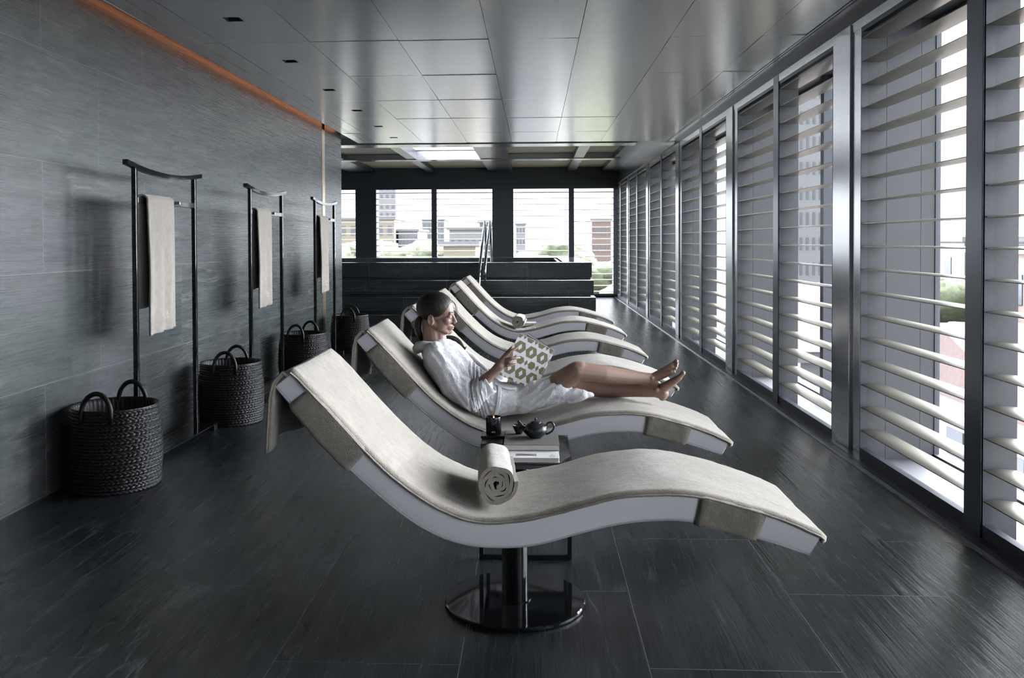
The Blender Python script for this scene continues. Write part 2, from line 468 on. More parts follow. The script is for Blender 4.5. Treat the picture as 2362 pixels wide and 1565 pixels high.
b.box(-7.5, 1.75, 14.85, 15.3, 3.015, 3.2); b.box(-7.5, 1.75, 17.6, 17.95, 3.015, 3.2)
struct(b.build('trim_8', M['steel']))
b = MB()
for k in range(16): b.box(-2.40, -1.07, 15.4+k*.14, 15.46+k*.14, 3.2, 3.212)
struct(b.build('window_20', M['gilt']))

# far wall above its windows; side walls; the wall behind the camera
b = MB(); b.box(-7.5, 2.55, YB, YB+.35, 2.72, 3.3); b.box(-7.5, 2.0, YB-.03, YB, 2.66, 3.15)
struct(b.build('wall_back', M['dark_paint']))
b = MB(); b.box(-7.7, -7.5, YE-.2, YB+.35, -.1, 3.3); b.box(-7.5, LW-.35, YE-.25, YE-.05, -.1, 3.3)
struct(b.build('wall_far_left', M['dark_paint']))
b = MB(); b.box(LW-.4, 2.55, Y0-.2, Y0, -.1, 3.3)
struct(b.build('wall_front', M['dark_paint']))
b = MB(); b.box(2.0, 2.55, Y0, YB+.4, 2.70, 3.3)
struct(b.build('wall_right', M['dark_paint']))
b = MB(); b.box(1.995, 2.06, Y0, YB, 2.645, 2.703)
b.box(1.99, 2.02, 12.4, YB, 2.73, 3.05)
struct(b.build('trim_9', M['steel']))

# louvred window wall on the right
def blade(b, x0, chord, y0, y1, z, th=.011, along_y=True, tilt=0.0):
    prof = []
    n = 7
    for i in range(n+1): t = i/n; prof.append((x0+chord*t, z + .0022*(1-t) + th*.62*sin(pi*t**.8) + tilt*t))
    for i in range(n-1, -1, -1): t = i/n; prof.append((x0+chord*t, z - .0022*(1-t) - th*.38*sin(pi*t) + tilt*t))
    rows = []
    for y in (y0, y1):
        rows.append([(p[0], y, p[1]) if along_y else (y, p[0], p[1]) for p in prof])
    b.grid(rows, close_v=True)
    nn = len(prof); k = len(b.v) - 2*nn
    b.f += [tuple(k+j for j in range(nn)), tuple(k+nn+j for j in range(nn))]; b.m += [b.mi]*2

b = MB(); b.box(2.0, 2.6, Y0, YB+.4, -.35, 0.0)
struct(b.build('trim_10', M['fin']))
cols = [5.42+3.235*k for k in range(-3, 5)]
wn = 1
colb = MB(); seam = MB()
for c in cols:
    c1 = c+.5
    colb.bbox(2.0, 2.07, c, c+.14, 0, 2.70, .004); colb.bbox(1.985, 2.07, c+.145, c1-.105, 0, 2.70, .004); colb.bbox(2.0, 2.07, c1-.10, c1, 0, 2.70, .004)
struct(colb.build('trim_11', M['steel']))
finb = MB()
for c in cols:
    for x0, x1 in ((2.042, 2.152), (2.154, 2.359), (2.361, 2.445)): finb.box(x0, x1, c-.004, c+.497, 0, 2.70)
struct(finb.build('trim_12', M['fin']))
postb = MB()
for c in cols:
    postb.box(2.445, 2.475, c-.01, c+.51, 0, 2.72)
    m = c+1.85
    if m < YB-.4: postb.box(2.37, 2.44, m-.04, m+.04, 0, 2.72)
postb.box(2.44, 2.475, Y0, YB, 0, .035)
postb.box(2.44, 2.475, Y0, YB, 2.62, 2.72)
struct(postb.build('trim_13', M['frame']))
mulb = MB()
for c in cols:
    m = c+1.85
    if m < YB-.3:
        mulb.bbox(1.992, 2.03, m-.075, m+.075, 0, 2.70, .003)
struct(mulb.build('trim_14', M['dark_steel']))
mulf = MB()
for c in cols:
    if c+1.85 < YB-.3: mulf.box(2.031, 2.16, c+1.79, c+1.91, 0, 2.70)
struct(mulf.build('trim_17', M['fin']))
ZT, PITCH, NS = 2.583, .1415, 18
def right_window(y0, y1):
    global wn
    if y1-y0 < .2: return
    root = MB()
    root.box(2.0, 2.04, y0, y1, .012, .072); root.box(2.0, 2.04, y0, y1, 2.62, 2.70)
    root.box(2.0, 2.04, y0, y0+.008, .072, 2.62); root.box(2.0, 2.04, y1-.008, y1, .072, 2.62)
    r = struct(root.build('window_%d' % wn, M['frame'])); wn += 1
    s = MB()
    for k in range(NS): blade(s, 2.004, .145, y0+.009, y1-.009, ZT-PITCH*k)
    s.build('louvre_slats', M['slat'], r, auto=60)
    g = MB(); g.box(2.455, 2.461, y0-.07, y1+.07, .035, 2.62); g.build('glass_pane', M['glass'], r)
for c in cols:
    right_window(c+.5, c+1.775)
    right_window(c+1.925, min(c+3.235, YB-.02))

# louvred window wall at the far end
XC = [(-7.5, -7.05), (-4.35, -3.84), (-1.01, -.50)]
b = MB()
for x0, x1 in XC: b.box(x0, x1, YB-.02, YB+.35, 0, 2.72)
struct(b.build('trim_15', M['frame']))
b = MB()
for x0, x1 in ((-5.80, -5.68), (-2.49, -2.363), (.839, .964)): b.box(x0, x1, YB, YB+.2, 0, 2.72)
b.box(1.91, 2.06, YB-.02, YB+.35, 0, 2.72)
b.box(-7.5, 2.0, YB, YB+.06, 0, .05); b.box(-7.5, 2.0, YB, YB+.3, -.2, .02)
struct(b.build('trim_16', M['frame']))
for x0, x1 in ((-7.05, -5.80), (-5.68, -4.35), (-3.84, -2.49), (-2.363, -1.01), (-.50, .839), (.964, 1.91)):
    root = MB(); root.box(x0, x1, YB, YB+.03, .05, .075); root.box(x0, x1, YB, YB+.03, 2.615, 2.72)
    r = struct(root.build('window_%d' % wn, M['frame'])); wn += 1
    s = MB()
    for k in range(18): blade(s, YB+.02, .13, x0+.004, x1-.004, 2.53-.1415*k, .023, False)
    s.build('louvre_slats', M['slat'], r, auto=60)
    g = MB(); g.box(x0, x1, YB+.30, YB+.306, .02, 2.72); g.build('glass_pane', M['glass'], r)

# ------------------------------------------------------------------ raised pool with steps
TX = .877
pool = empty('raised_pool', (-2.2, 15, 0))
tag(pool, 'raised whirlpool clad in dark green stone with steps, in front of the far windows', 'pool')
TI = [(12.46, .285), (12.72, .525), (12.98, .765), (13.24, 1.025)]
for k, (y, z) in enumerate(TI):
    q = MB(); x1 = TX + .012*(3-k)
    y1 = TI[k+1][0]+.2 if k < 3 else 13.55
    zb = 0 if k == 0 else TI[k-1][1]
    q.bbox(-7.49, x1, y, y1, zb+.034, z, .003)
    q.box(-7.49, x1-.045, y+.045, y1, zb, zb+.036)
    o = q.build('step' if k < 3 else 'rim_front', M['tier_stone'], pool); o.location = (2.2, -15, 0)
for k, (y, z) in enumerate(TI):
    q = MB(); q.tube([(-7.48, y+.0055, z-.003), (TX+.012*(3-k)-.004, y+.0045, z-.001)], .0042, 8)
    o = q.build('nosing', M['chrome'], pool, smooth=True); o.location = (2.2, -15, 0)
q = MB()
q.box(-7.49, TX, 17.1, 17.6, 0, 1.025); q.box(.45, TX, 13.55, 17.1, 0, 1.025)
q.box(-7.49, .45, 13.55, 17.1, 0, .75)
o = q.build('basin', M['tier_stone'], pool); o.location = (2.2, -15, 0)
q = MB(); q.box(-7.49, .45, 13.62, 13.66, .97, 1.012); q.box(.38, .42, 13.62, 17.0, .97, 1.012); q.box(-7.49, .40, 13.78, 13.82, .95, 1.0)
o = q.build('overflow_grate', M['chrome'], pool); o.location = (2.2, -15, 0)
q = MB(); q.box(-7.49, .45, 13.55, 17.1, .75, .955)
o = q.build('water', M['water'], pool); o.location = (2.2, -15, 0)
for x in (-.82, -.735):
    h = MB()
    pts = [(x, 12.86, .525 if x < -.8 else .77), (x, 12.9, .78 if x < -.8 else .9), (x, 12.96, .88 if x < -.8 else 1.0), (x, 14.25, 1.62), (x, 14.4, 1.665), (x, 14.55, 1.64), (x, 14.62, 1.55), (x, 14.9, 1.0)]
    sm = [pts[0], pts[1]] + catmull(pts[1:3], 3)[1:] + [pts[3]] + catmull(pts[3:7], 12)[1:] + [pts[7]]
    if x > -.8: sm = [(x, 13.0, .765)] + sm[1:]
    h.tube(sm, .021, 14)
    o = h.build('handrail', M['chrome'], None, smooth=True)
    tag(o, 'polished steel handrail on the pool steps, ' + ('left and longer front leg of the pair' if x < -.8 else 'right and shorter front leg of the pair'), 'handrail', 'handrails on the pool steps')

# ------------------------------------------------------------------ loungers
TP = [(-.827, .899), (-.772, .846), (-.644, .709), (-.544, .603), (-.446, .514), (-.347, .447), (-.249, .406), (-.165, .391), (-.072, .398), (.009, .414), (.097, .435), (.232, .475), (.347, .494), (.463, .5), (.56, .489), (.678, .462), (.754, .441), (.865, .401), (.955, .36)]
BP = [(-.892, .85), (-.841, .793), (-.71, .64), (-.604, .537), (-.497, .445), (-.387, .366), (-.272, .318), (-.168, .303), (-.057, .305), (.031, .319), (.124, .347), (.254, .382), (.353, .398), (.454, .404), (.541, .398), (.65, .375), (.721, .353), (.825, .322), (.914, .292)]
NSEG = 108
Tc = np.array(catmull(TP, NSEG)); Bc = np.array(catmull(BP, NSEG))
for _ in range(6):
    Tc[1:-1] = .25*Tc[:-2]+.5*Tc[1:-1]+.25*Tc[2:]; Bc[1:-1] = .25*Bc[:-2]+.5*Bc[1:-1]+.25*Bc[2:]
LWID = .58
def prof(s):       # s in 0..1 -> top point, bottom point, outward unit
    t = min(max(s, 0), 1)*NSEG; i = min(int(t), NSEG-1); u = t-i
    a = Tc[i]*(1-u)+Tc[i+1]*u; c = Bc[i]*(1-u)+Bc[i+1]*u
    d = a-c; L = hypot(*d); return a, c, d/L, L
def section(s, y0, y1, off=0.0, r=.014, topoff=None):
    a, c, n, L = prof(s); to = off if topoff is None else topoff
    H_ = L+off+to; W = y1-y0+2*off; out = []
    for (cy, ch, a0) in ((y0-off+r, H_-r, 180), (y1+off-r, H_-r, 90), (y1+off-r, r, 0), (y0-off+r, r, -90)):
        for q in range(5):
            an = radians(a0 - q*22.5)
            out.append((cy+r*cos(an), ch+r*sin(an)))
    res = []
    for (y, h) in out:
        p = c + n*(h-off); res.append((p[0], y, p[1]))
    return res
lounger_x = 0
def make_lounger():
    root = empty('wave_lounger', (-.075, 3.22, 0))
    def put(o): o.location = (.075, -3.22, 0); return o
    y0, y1 = 2.93, 2.93+LWID
    q = MB(); rows = [section(i/NSEG, y0, y1) for i in range(NSEG+1)]
    # rounded ends
    def shrink(row, k, push):
        P = np.array(row); c = P.mean(0); return [tuple(c+(p-c)*k+push) for p in P]
    d0 = Tc[0]-Tc[2]; d0 /= hypot(*d0); d1 = Tc[-1]-Tc[-3]; d1 /= hypot(*d1)
    v0 = np.array([d0[0], 0, d0[1]]); v1 = np.array([d1[0], 0, d1[1]])
    pre = [shrink(rows[0], k, v0*p) for k, p in ((.90, .012), (.96, .007), (.985, .003))]
    post = [shrink(rows[-1], k, v1*p) for k, p in ((.985, .003), (.96, .007), (.90, .012))]
    rows = pre+rows+post; q.grid(rows, close_v=True)
    n = len(rows[0]); q.f.append(tuple(range(n))); q.m.append(0); k = (len(rows)-1)*n; q.f.append(tuple(k+j for j in range(n))); q.m.append(0)
    body = put(q.build('upholstered_body', M['vinyl'], root, auto=50))
    # piping around both sides
    for yy in (y0-.001, y1+.001):
        q = MB()
        loop = [section(i/NSEG, y0, y1)[2 if yy < 3.1 else 7] for i in range(0, NSEG+1, 2)]
        back = [section(i/NSEG, y0, y1)[17 if yy < 3.1 else 12] for i in range(NSEG, -1, -2)]
        pts = [(p[0], p[1], p[2]) for p in loop+back]
        q.tube(pts+[pts[0]], .0042, 8); o = q.build('piping', M['piping'], root, smooth=True); put(o)
    # fitted terry cover: hangs behind the head end, runs over the top
    path = [(-.931, .628), (-.926, .69), (-.921, .75), (-.914, .81), (-.903, .858), (-.882, .887), (-.853, .908), (-.828, .914)]
    path = [np.array(p) for p in catmull(path, 26)]
    for i in range(2, NSEG+1):
        a, c, nn, L = prof(i/NSEG); path.append(a+nn*.012)
    a, c, nn, L = prof(1); path.append(a+nn*.008+np.array([.018, -.012])); path.append(a+nn*-.008+np.array([.024, -.014])); path.append(a+nn*-.022+np.array([.020, -.012]))
    path = np.array(path); K = len(path)
    nrm = np.zeros_like(path)
    for i in range(K):
        t = path[min(i+1, K-1)]-path[max(i-1, 0)]; t /= hypot(*t); nrm[i] = (-t[1], t[0])
    NV = 44; rows = []; 
    for i in range(K):
        row = []
        hang = i < 22
        for j in range(NV+1):
            v = j/NV; e = min(v, 1-v)*LWID
            y = y0-.006+(LWID+.012)*v
            drop = 0 if hang else -.016*max(0, 1-e/.016)**1.5
            lump = .004*noise.noise(Vector((path[i][0]*6, y*6, path[i][1]*6))) + .0016*noise.noise(Vector((path[i][0]*55, y*55, path[i][1]*55)))
            up = .012*max(0, 1-e/.1)*max(0, sin(pi*(i-45)/40)) if 45 < i < 85 else 0
            p = path[i]+nrm[i]*(drop+lump+up*.4)
            yy = y + (.004*noise.noise(Vector((i*.15, j*.02, 3))) if e < .03 else 0)
            xx, zz = p
            if hang:
                f = (22-i)/22; xx += f*.02*sin(v*9+1)-.006*f; zz += f*.012*sin(v*5)
            row.append((xx, yy, zz))
        rows.append(row)
    q = MB(); q.grid(rows); cov = put(q.build('terry_cover', M['terry'], root, smooth=True))
    m = cov.modifiers.new('thick', 'SOLIDIFY'); m.thickness = .011; m.offset = -1
    hem = MB()
    for j in (0, NV): hem.tube([rows[i][j] for i in range(0, K-2)], .0045, 6)
    hem.tube([rows[0][j] for j in range(NV+1)], .0045, 6)
    hem.build('hem', M['terry'], cov, smooth=True)
    # two elastic terry bands around the body
    for (s0, s1) in ((.052, .150), (.775, .900)):
        rows = []
        for k in range(15):
            s = s0+(s1-s0)*k/14; end = min(k, 14-k)
            sc = section(s, y0, y1, .010 if end else .006, .016, .004)
            row = []
            for j, p in enumerate(sc):
                w_ = .0022*noise.noise(Vector((p[0]*30, p[1]*14, p[2]*30)))
                dz = -.006*abs(noise.noise(Vector((p[0]*22, 1, 5)))) if 12 <= j else 0
                row.append((p[0]+w_, p[1]+w_*(-1 if p[1] < 3.2 else 1), p[2]+dz))
            rows.append(row)
        q = MB(); q.grid(rows, close_v=True); bd = put(q.build('elastic_band', M['terry'], root, smooth=True))
        m = bd.modifiers.new('thick', 'SOLIDIFY'); m.thickness = .006; m.offset = -1
    # stand
    q = MB(); q.lathe([(0, .0), (.255, 0), (.2612, .004), (.2615, .013), (.258, .017), (0, .017)], n=96); q.build('base_disc', M['black_gloss'], root, auto=40)
    q = MB(); q.lathe([(.0485, .017), (.0485, .345)], n=40); q.lathe([(.0488, .017), (.062, .017), (.062, .021), (.0488, .021)], n=40)
    q.build('pedestal', M['black_gloss'], root, auto=40)
    q = MB(); q.bbox(-.14, .14, -.16, .16, .296, .312, .003); q.build('mounting_plate', M['black_satin'], root)
    return root
LY = [2.93, 4.296, 5.88, 7.47, 9.175, 10.61]
lab = ['lounger nearest the camera, empty but for a big rolled towel', 'lounger with the reading woman lying on it, second from the camera',
       'empty lounger directly behind the reading woman, third from the camera', 'empty lounger, fourth from the camera, its foot seen left of the aisle',
       'lounger carrying a small rolled towel and white booklet, fifth from the camera', 'empty lounger farthest away, next to the pool steps']
proto = make_lounger()
LOUNGERS = []
for k, y in enumerate(LY):
    o = proto if k == 0 else copy_tree(proto)
    o.location = (-.075, y+.29, 0)
    tag(o, 'wave shaped grey ' + lab[k], 'lounger', 'wave loungers in a row')
    LOUNGERS.append(o)

# ------------------------------------------------------------------ rolled towels
def rolled_towel(loc, yaw, label, R=.064, L=.36):
    root = empty('rolled_towel', loc, yaw)
    turns, n = 4.3, 200
    def cross(t, side):
        a = t*turns*2*pi; r = .0035 + (R-.0035)*t
        r += (.0025*sin(a*3+t*9)+.0018*sin(a*5+2))*min(1, t*3)*(1 if t < .93 else .5)
        th = .0134 if side else 0
        return (cos(a)*(r+th), sin(a)*(r+th)*.97)
    b_ = MB(); NY = 15
    outer = [cross(i/n, 1) for i in range(n+1)]; inner = [cross(i/n, 0) for i in range(n+1)]
    loop = outer+inner[::-1]
    rows = []
    for k in range(NY+1):
        v = k/NY; e = min(v, 1-v)*L; f = 1-.03*max(0, 1-e/.012)**2 - .02*v - .02*sin(pi*v)
        row = []
        for i, p in enumerate(loop):
            tt = (i if i <= n else 2*n+1-i)/n
            dy = (1-tt)*.006*(1 if v < .5 else -1)*(1 if (v < .01 or v > .99) else 0)
            w_ = .0015*noise.noise(Vector((p[0]*30, v*6, p[1]*30)))
            row.append((p[0]*f*(1+w_*20), (v-.5)*L+dy, p[1]*f*(1+w_*20)))
        rows.append(row)
    b_.grid(rows, close_v=True)
    for e_ in (0, NY):
        base = e_*len(loop)
        for i in range(n):
            b_.f.append((base+i, base+i+1, base+2*n-i, base+2*n+1-i)); b_.m.append(0)
    b_.build('roll', M['terry_roll'], root, smooth=False, auto=55)
    root.rotation_euler = (0, radians(100), yaw)
    tag(root, label, 'towel', 'rolled towels on loungers')
    return root
rolled_towel((-.145, 3.215, .493), radians(4), 'big beige towel rolled into a spiral on the lounger nearest the camera')
rolled_towel((-.165, 9.40, .490), radians(-4), 'small looking rolled beige towel on the fifth lounger, far behind the woman', .062, .34)
q = MB(); q.bbox(-.10, .02, 9.50, 9.68, .438, .452, .003)
o = q.build('booklet', M['white_cover']); tag(o, 'thin white booklet beside the rolled towel on the fifth lounger', 'booklet'); 

# ------------------------------------------------------------------ side table and what stands on it
def side_table(y, label):
    t = empty('side_table', (-.04, y, 0))
    for sx in (-.187, .187):
        for sy in (-.261, .261):
            q = MB(); q.bbox(sx-.009, sx+.009, sy-.009, sy+.009, 0, .385, .001); q.build('leg', M['black_satin'], t)
    for sy in (-.261, .261):
        q = MB(); q.bbox(-.178, .178, sy-.009, sy+.009, 0, .02, .001); q.build('foot_bar', M['black_satin'], t)
        q = MB(); q.bbox(-.196, .196, sy-.009, sy+.009, .385, .402, .001); q.build('top_bar', M['black_satin'], t)
    for sx in (-.187, .187):
        q = MB(); q.bbox(sx-.009, sx+.009, -.252, .252, .385, .402, .001); q.build('top_bar', M['black_satin'], t)
    q = MB(); q.bbox(-.2, .2, -.275, .275, .402, .410, .002); q.build('glass_top', M['smoked'], t)
    tag(t, label, 'table'); return t
side_table(3.92, 'low black metal side table with smoked glass top between the first two loungers')
ZT_ = .4102
def book(x0, x1, y0, y1, z0, z1, cover, name, label, rz=0):
    cx, cy = (x0+x1)/2, (y0+y1)/2; r = empty(name, (cx, cy, z0), rz); hx, hy, h = (x1-x0)/2, (y1-y0)/2, z1-z0
    q = MB(); q.box(-hx+.003, hx-.003, -hy+.003, hy-.003, .002, h-.002); q.build('pages', M['paper'], r)
    q = MB(); q.bbox(-hx, hx, -hy, hy, 0, .0024, .0008); q.bbox(-hx, hx, -hy, hy, h-.0024, h, .0008); q.bbox(-hx, -hx+.003, -hy, hy, 0, h, .0008)
    q.build('cover', cover, r); tag(r, label, 'book'); return r
bk = book(-.145, .105, 3.665, 3.93, ZT_, ZT_+.020, M['white_cover'], 'magazine', 'white magazine with a small landscape photo on its cover, on the side table')
bk['category'] = 'magazine'
q = MB(); q.box(-.062, .028, -.098, -.062, .0201, .0207)
o = q.build('cover_photo', M['print_grey'], bk)
q = MB()
for k in range(4): q.box(-.062+k*.004, .028-k*.014, -.094+k*.008, -.091+k*.008, .0207, .0211)
q.build('photo_streaks', M['bark'], o)
q = MB()
for i in range(5): q.box(.084+i*.005, .086+i*.005, -.118, -.118+.03+.012*((i*7) % 3), .0202, .0206)
q.build('cover_text', M['print_grey'], bk)
book(-.137, .108, 3.785, 4.065, ZT_+.0202, ZT_+.047, M['taupe_cover'], 'hardcover_book', 'thick taupe clothbound book under the teapot on the side table')
ZB = ZT_+.0472
r = empty('candle_box', (-.192, 3.955, ZT_))
q = MB(); q.bbox(-.05, .05, -.10, .095, 0, .034, .003); q.build('box_body', M['black_satin'], r)
q = MB(); q.bbox(-.055, .055, .0, .10, .034, .046, .003); q.build('tray_lid', M['black_satin'], r)
tag(r, 'flat black box under the candle on the left of the side table', 'box')
c = empty('scented_candle', (-.190, 4.003, ZT_+.0461))
q = MB(); q.lathe([(0, 0), (.034, 0), (.036, .003), (.036, .079), (.0355, .081), (.033, .081), (.0325, .060), (0, .060)], n=48); q.build('glass_jar', M['candle_black'], c, auto=40)
q = MB(); q.lathe([(0, .0602), (.0322, .0602), (.0322, .0665), (.01, .064), (0, .064)], n=32); q.build('wax', M['wax'], c, smooth=True)
q = MB(); q.tube([(0, 0, .063), (.001, 0, .071)], .0008, 6); q.build('wick', M['black'], c)
q = MB(); q.tube([(.001, 0, .069), (.001, 0, .073), (.0015, 0, .078), (.001, 0, .083)], [.001, .0028, .0022, .0003], 10); q.build('flame', M['flame'], c, smooth=True)
q = MB(); q.box(-.008, .009, -.0366, -.036, .012, .019); q.build('label_print', M['print_grey'], c)
tag(c, 'lit scented candle in a black glass jar on the side table', 'candle')
tp = empty('teapot', (.005, 3.93, ZB))
q = MB(); q.lathe([(0, 0), (.026, 0), (.028, .004), (.036, .008), (.047, .018), (.054, .031), (.054, .043), (.047, .056), (.034, .065), (.022, .069)], n=48); q.build('body', M['ceramic'], tp, smooth=True)
q = MB(); q.lathe([(.026, .0665), (.024, .071), (.014, .075), (.004, .0765), (.0035, .079), (.006, .082), (.0065, .086), (.004, .0895), (0, .0905)], n=32); q.build('lid', M['ceramic'], tp, smooth=True)
q = MB(); q.tube(catmull([(-.040, 0, .026), (-.055, 0, .040), (-.068, 0, .056), (-.083, 0, .074)], 10), [.014, .0125, .0115, .0108, .010, .0092, .0086, .008, .0075, .0072, .007], 14); q.build('spout', M['ceramic'], tp, smooth=True)
q = MB(); q.tube(catmull([(.046, 0, .055), (.056, 0, .068), (.072, 0, .071), (.083, 0, .058), (.080, 0, .040), (.066, 0, .025), (.046, 0, .016)], 26), .0045, 10); q.build('handle', M['ceramic'], tp, smooth=True)
tp.rotation_euler = (0, 0, radians(-8))
tag(tp, 'round black ceramic teapot on the taupe book', 'teapot')
q = MB(); q.lathe([(0, 0), (.013, 0), (.015, .004), (.022, .018), (.030, .037), (.0315, .042), (.030, .042), (.026, .032), (.016, .012), (0, .008)], n=40)
o = q.build('tea_cup', M['ceramic'], None, smooth=True); o.location = (-.072, 4.0, ZB)
tag(o, 'small conical black tea cup behind the teapot spout', 'cup')

# ------------------------------------------------------------------ towel stands along the wall
def curved_bar(b, pts, w_, h_):
    rows = []
    for i, p in enumerate(pts):
        rows.append([(p[0]-w_, p[1], p[2]-h_), (p[0]+w_, p[1], p[2]-h_), (p[0]+w_, p[1], p[2]+h_), (p[0]-w_, p[1], p[2]+h_)])
    b.grid(rows, close_v=True); n = len(b.v); k = len(pts)
    b.f += [(n-4*k, n-4*k+1, n-4*k+2, n-4*k+3), (n-4, n-3, n-2, n-1)]; b.m += [0, 0]
def make_rack():
    r = empty('towel_stand', (-2.35, 0, 0))
    for y in (-.445, .445):
        q = MB(); q.bbox(-.014, .014, y-.014, y+.014, .052, 1.79, .002); q.build('post', M['black_gloss'], r)
    q = MB(); pts = [(0, -.56+1.12*i/28, 1.775+.04*(2*i/28-1)**2*1.1-.002) for i in range(29)]
    curved_bar(q, pts, .016, .014); q.build('top_rail', M['black_gloss'], r, auto=40)
    q = MB(); q.bbox(-.012, .012, -.427, .427, 1.585, 1.620, .002); q.build('towel_bar', M['black_gloss'], r)
    q = MB(); q.tube([(.012, .10, 1.605), (.045, .10, 1.605)], .011, 14); q.build('knob', M['chrome'], r, auto=40)
    q = MB(); q.bbox(-.13, .065, -.45, .70, .040, .052, .002); q.build('base_plate', M['black_gloss'], r)
    for y in (-.42, .66):
        q = MB(); q.bbox(.03, .06, y-.03, y+.03, 0, .040, .002); q.build('foot', M['black_satin'], r); q = MB(); q.bbox(-.12, -.09, y-.03, y+.03, 0, .040, .002); q.build('foot', M['black_satin'], r)
    return r
def make_hand_towel():
    r = empty('hanging_towel', (-2.35, 0, 0))
    y0, y1 = -.19, .185; half = []
    for k in range(31): half.append((.031+.008*(1-k/30)**.5, .80+(1.585-.80)*k/30))
    for k in range(1, 12): a = pi*k/12; half.append((.033*cos(a)*1.0, 1.602+.034*sin(a)))
    for k in range(25): half.append((-.031, 1.585-(1.585-.95)*k/24))
    rows = []
    for (x, z) in half:
        row = []
        for j in range(33):
            v = j/32; y = y0+(y1-y0)*v
            drop = min(1, max(0, (1.6-z)/.5))
            wv = .010*sin(v*17+1.0)*drop+.004*noise.noise(Vector((v*5, z*2, 1)))*drop
            yy = y + .02*drop*(v-.5)*(1 if x > 0 else .3) + .006*drop*sin(z*6)
            row.append((x + (wv if x > 0 else -wv*.5), yy, z+.018*(v-.2)*drop))
        rows.append(row)
    q = MB(); q.grid(rows); o = q.build('towel_cloth', M['terry_rack'], r, smooth=True)
    m = o.modifiers.new('thick', 'SOLIDIFY'); m.thickness = .012; m.offset = 0
    q = MB(); q.tube([rows[0][j] for j in range(33)], .008, 6); q.tube([rows[3][j] for j in range(33)], .0065, 5); q.build('hem', M['terry_rack'], o, smooth=True)
    q = MB(); x = .0485
    for st in ([(-.03, .055), (-.018, .035), (-.008, .058), (.004, .034), (.014, .056), (.022, .036)], [(-.036, .028), (-.03, .014), (-.022, .022), (-.014, .010), (-.004, .016)], [(.004, .024), (.014, .012), (.024, .022)], [(-.036, .048), (-.028, .036)]):
        q.tube([(x+.001*sin(k), .03+a, .865+b_) for k, (a, b_) in enumerate(st)], .0012, 5)
    q.build('embroidery', M['stitch'], o, smooth=True)
    return r
R0, T0 = make_rack(), make_hand_towel()
rk = ['nearest the camera', 'in the middle of the three', 'beside the bronze strip']
for k, y in enumerate((5.455, 7.53, 9.655)):
    o = R0 if k == 0 else copy_tree(R0); o.location = (-2.35, y, 0)
    tag(o, 'black towel stand with curved top rail by the wall, ' + rk[k], 'towel rail', 'black towel stands along the wall')
    o = T0 if k == 0 else copy_tree(T0); o.location = (-2.35, y-.16, 0)
    tag(o, 'taupe hand towel hung folded over the towel stand ' + rk[k], 'towel', 'hand towels on the stands')

# ------------------------------------------------------------------ baskets
def make_basket():
    r = empty('woven_basket', (0, 0, 0))
    H_, NZ, NTH = .445, 156, 420; rows = []; ROW = .0178; NB = 54
    def rad(t): return .228+.014*sin(pi*min(1, t*1.05))-.006*t
    def wob(z, a): return .004*noise.noise(Vector((cos(a)*3, sin(a)*3, z*9)))
    for i in range(NZ+1):
        z = H_*i/NZ; row = []; ri = int(z/ROW); fr = z/ROW-ri
        for j in range(NTH):
            a = 2*pi*j/NTH
            ph = a*NB/(2*pi) + (fr*1.1 if ri % 2 == 0 else -fr*.55) + ri*.37 + .5*noise.noise(Vector((cos(a)*4, sin(a)*4, ri*1.7)))
            bump = .0075*abs(sin(pi*ph))**.7*(.35+.65*sin(pi*fr)) + .0035*sin(pi*fr)
            rr = rad(z/H_)+bump+wob(z, a)
            row.append((rr*cos(a), rr*sin(a), z))
        rows.append(row)
    for (rr, z) in ((.226, H_+.008), (.218, H_+.004), (.212, H_-.02), (.206, .25), (.205, .03)):
        rows.append([((rr+(.004*abs(sin(a*NB/2)) if z > .3 else 0))*cos(a), (rr+(.004*abs(sin(a*NB/2)) if z > .3 else 0))*sin(a), z) for a in [2*pi*j/NTH for j in range(NTH)]])
    rows.append([(0, 0, .02)]*NTH)
    q = MB(); q.grid(rows, close_v=True); q.build('woven_body', M['weave'], r, smooth=True)
    for s in (-1, 1):
        q = MB(); pts = []
        for k in range(41):
            a = pi*k/40; pts.append((-.082*cos(a), s*(.212-.008*sin(a)), .425+.118*sin(a)))
        pts = [(-.082, s*.216, .38)] + pts + [(.082, s*.216, .38)]
        q.tube(pts, [.012+.0016*abs(sin(k*1.3)) for k in range(len(pts))], 12); q.build('handle', M['weave'], r, smooth=True)
    return r
K0 = make_basket()
bl = ['nearest the camera', 'second from the camera', 'third from the camera', 'farthest, at the end of the stone wall']
for k, (x, y, a) in enumerate(((-2.335, 4.71, 0), (-2.285, 6.42, .12), (-2.29, 8.48, -.1), (-2.275, 10.61, .08))):
    o = K0 if k == 0 else copy_tree(K0); o.location = (x, y, 0); o.rotation_euler = (0, 0, a)
    if k: o.scale = (.97, .97, 1.0)
    tag(o, 'round black woven basket with two handles, ' + bl[k], 'basket', 'black woven baskets along the wall')

# ------------------------------------------------------------------ the reading woman
def at(px, py, Y):
    d = CAMR @ Vector(((px-PX)/FPX, -(py-PY)/FPX, -1)); return Vector((0, 0, EYE)) + d*(Y/d.y)

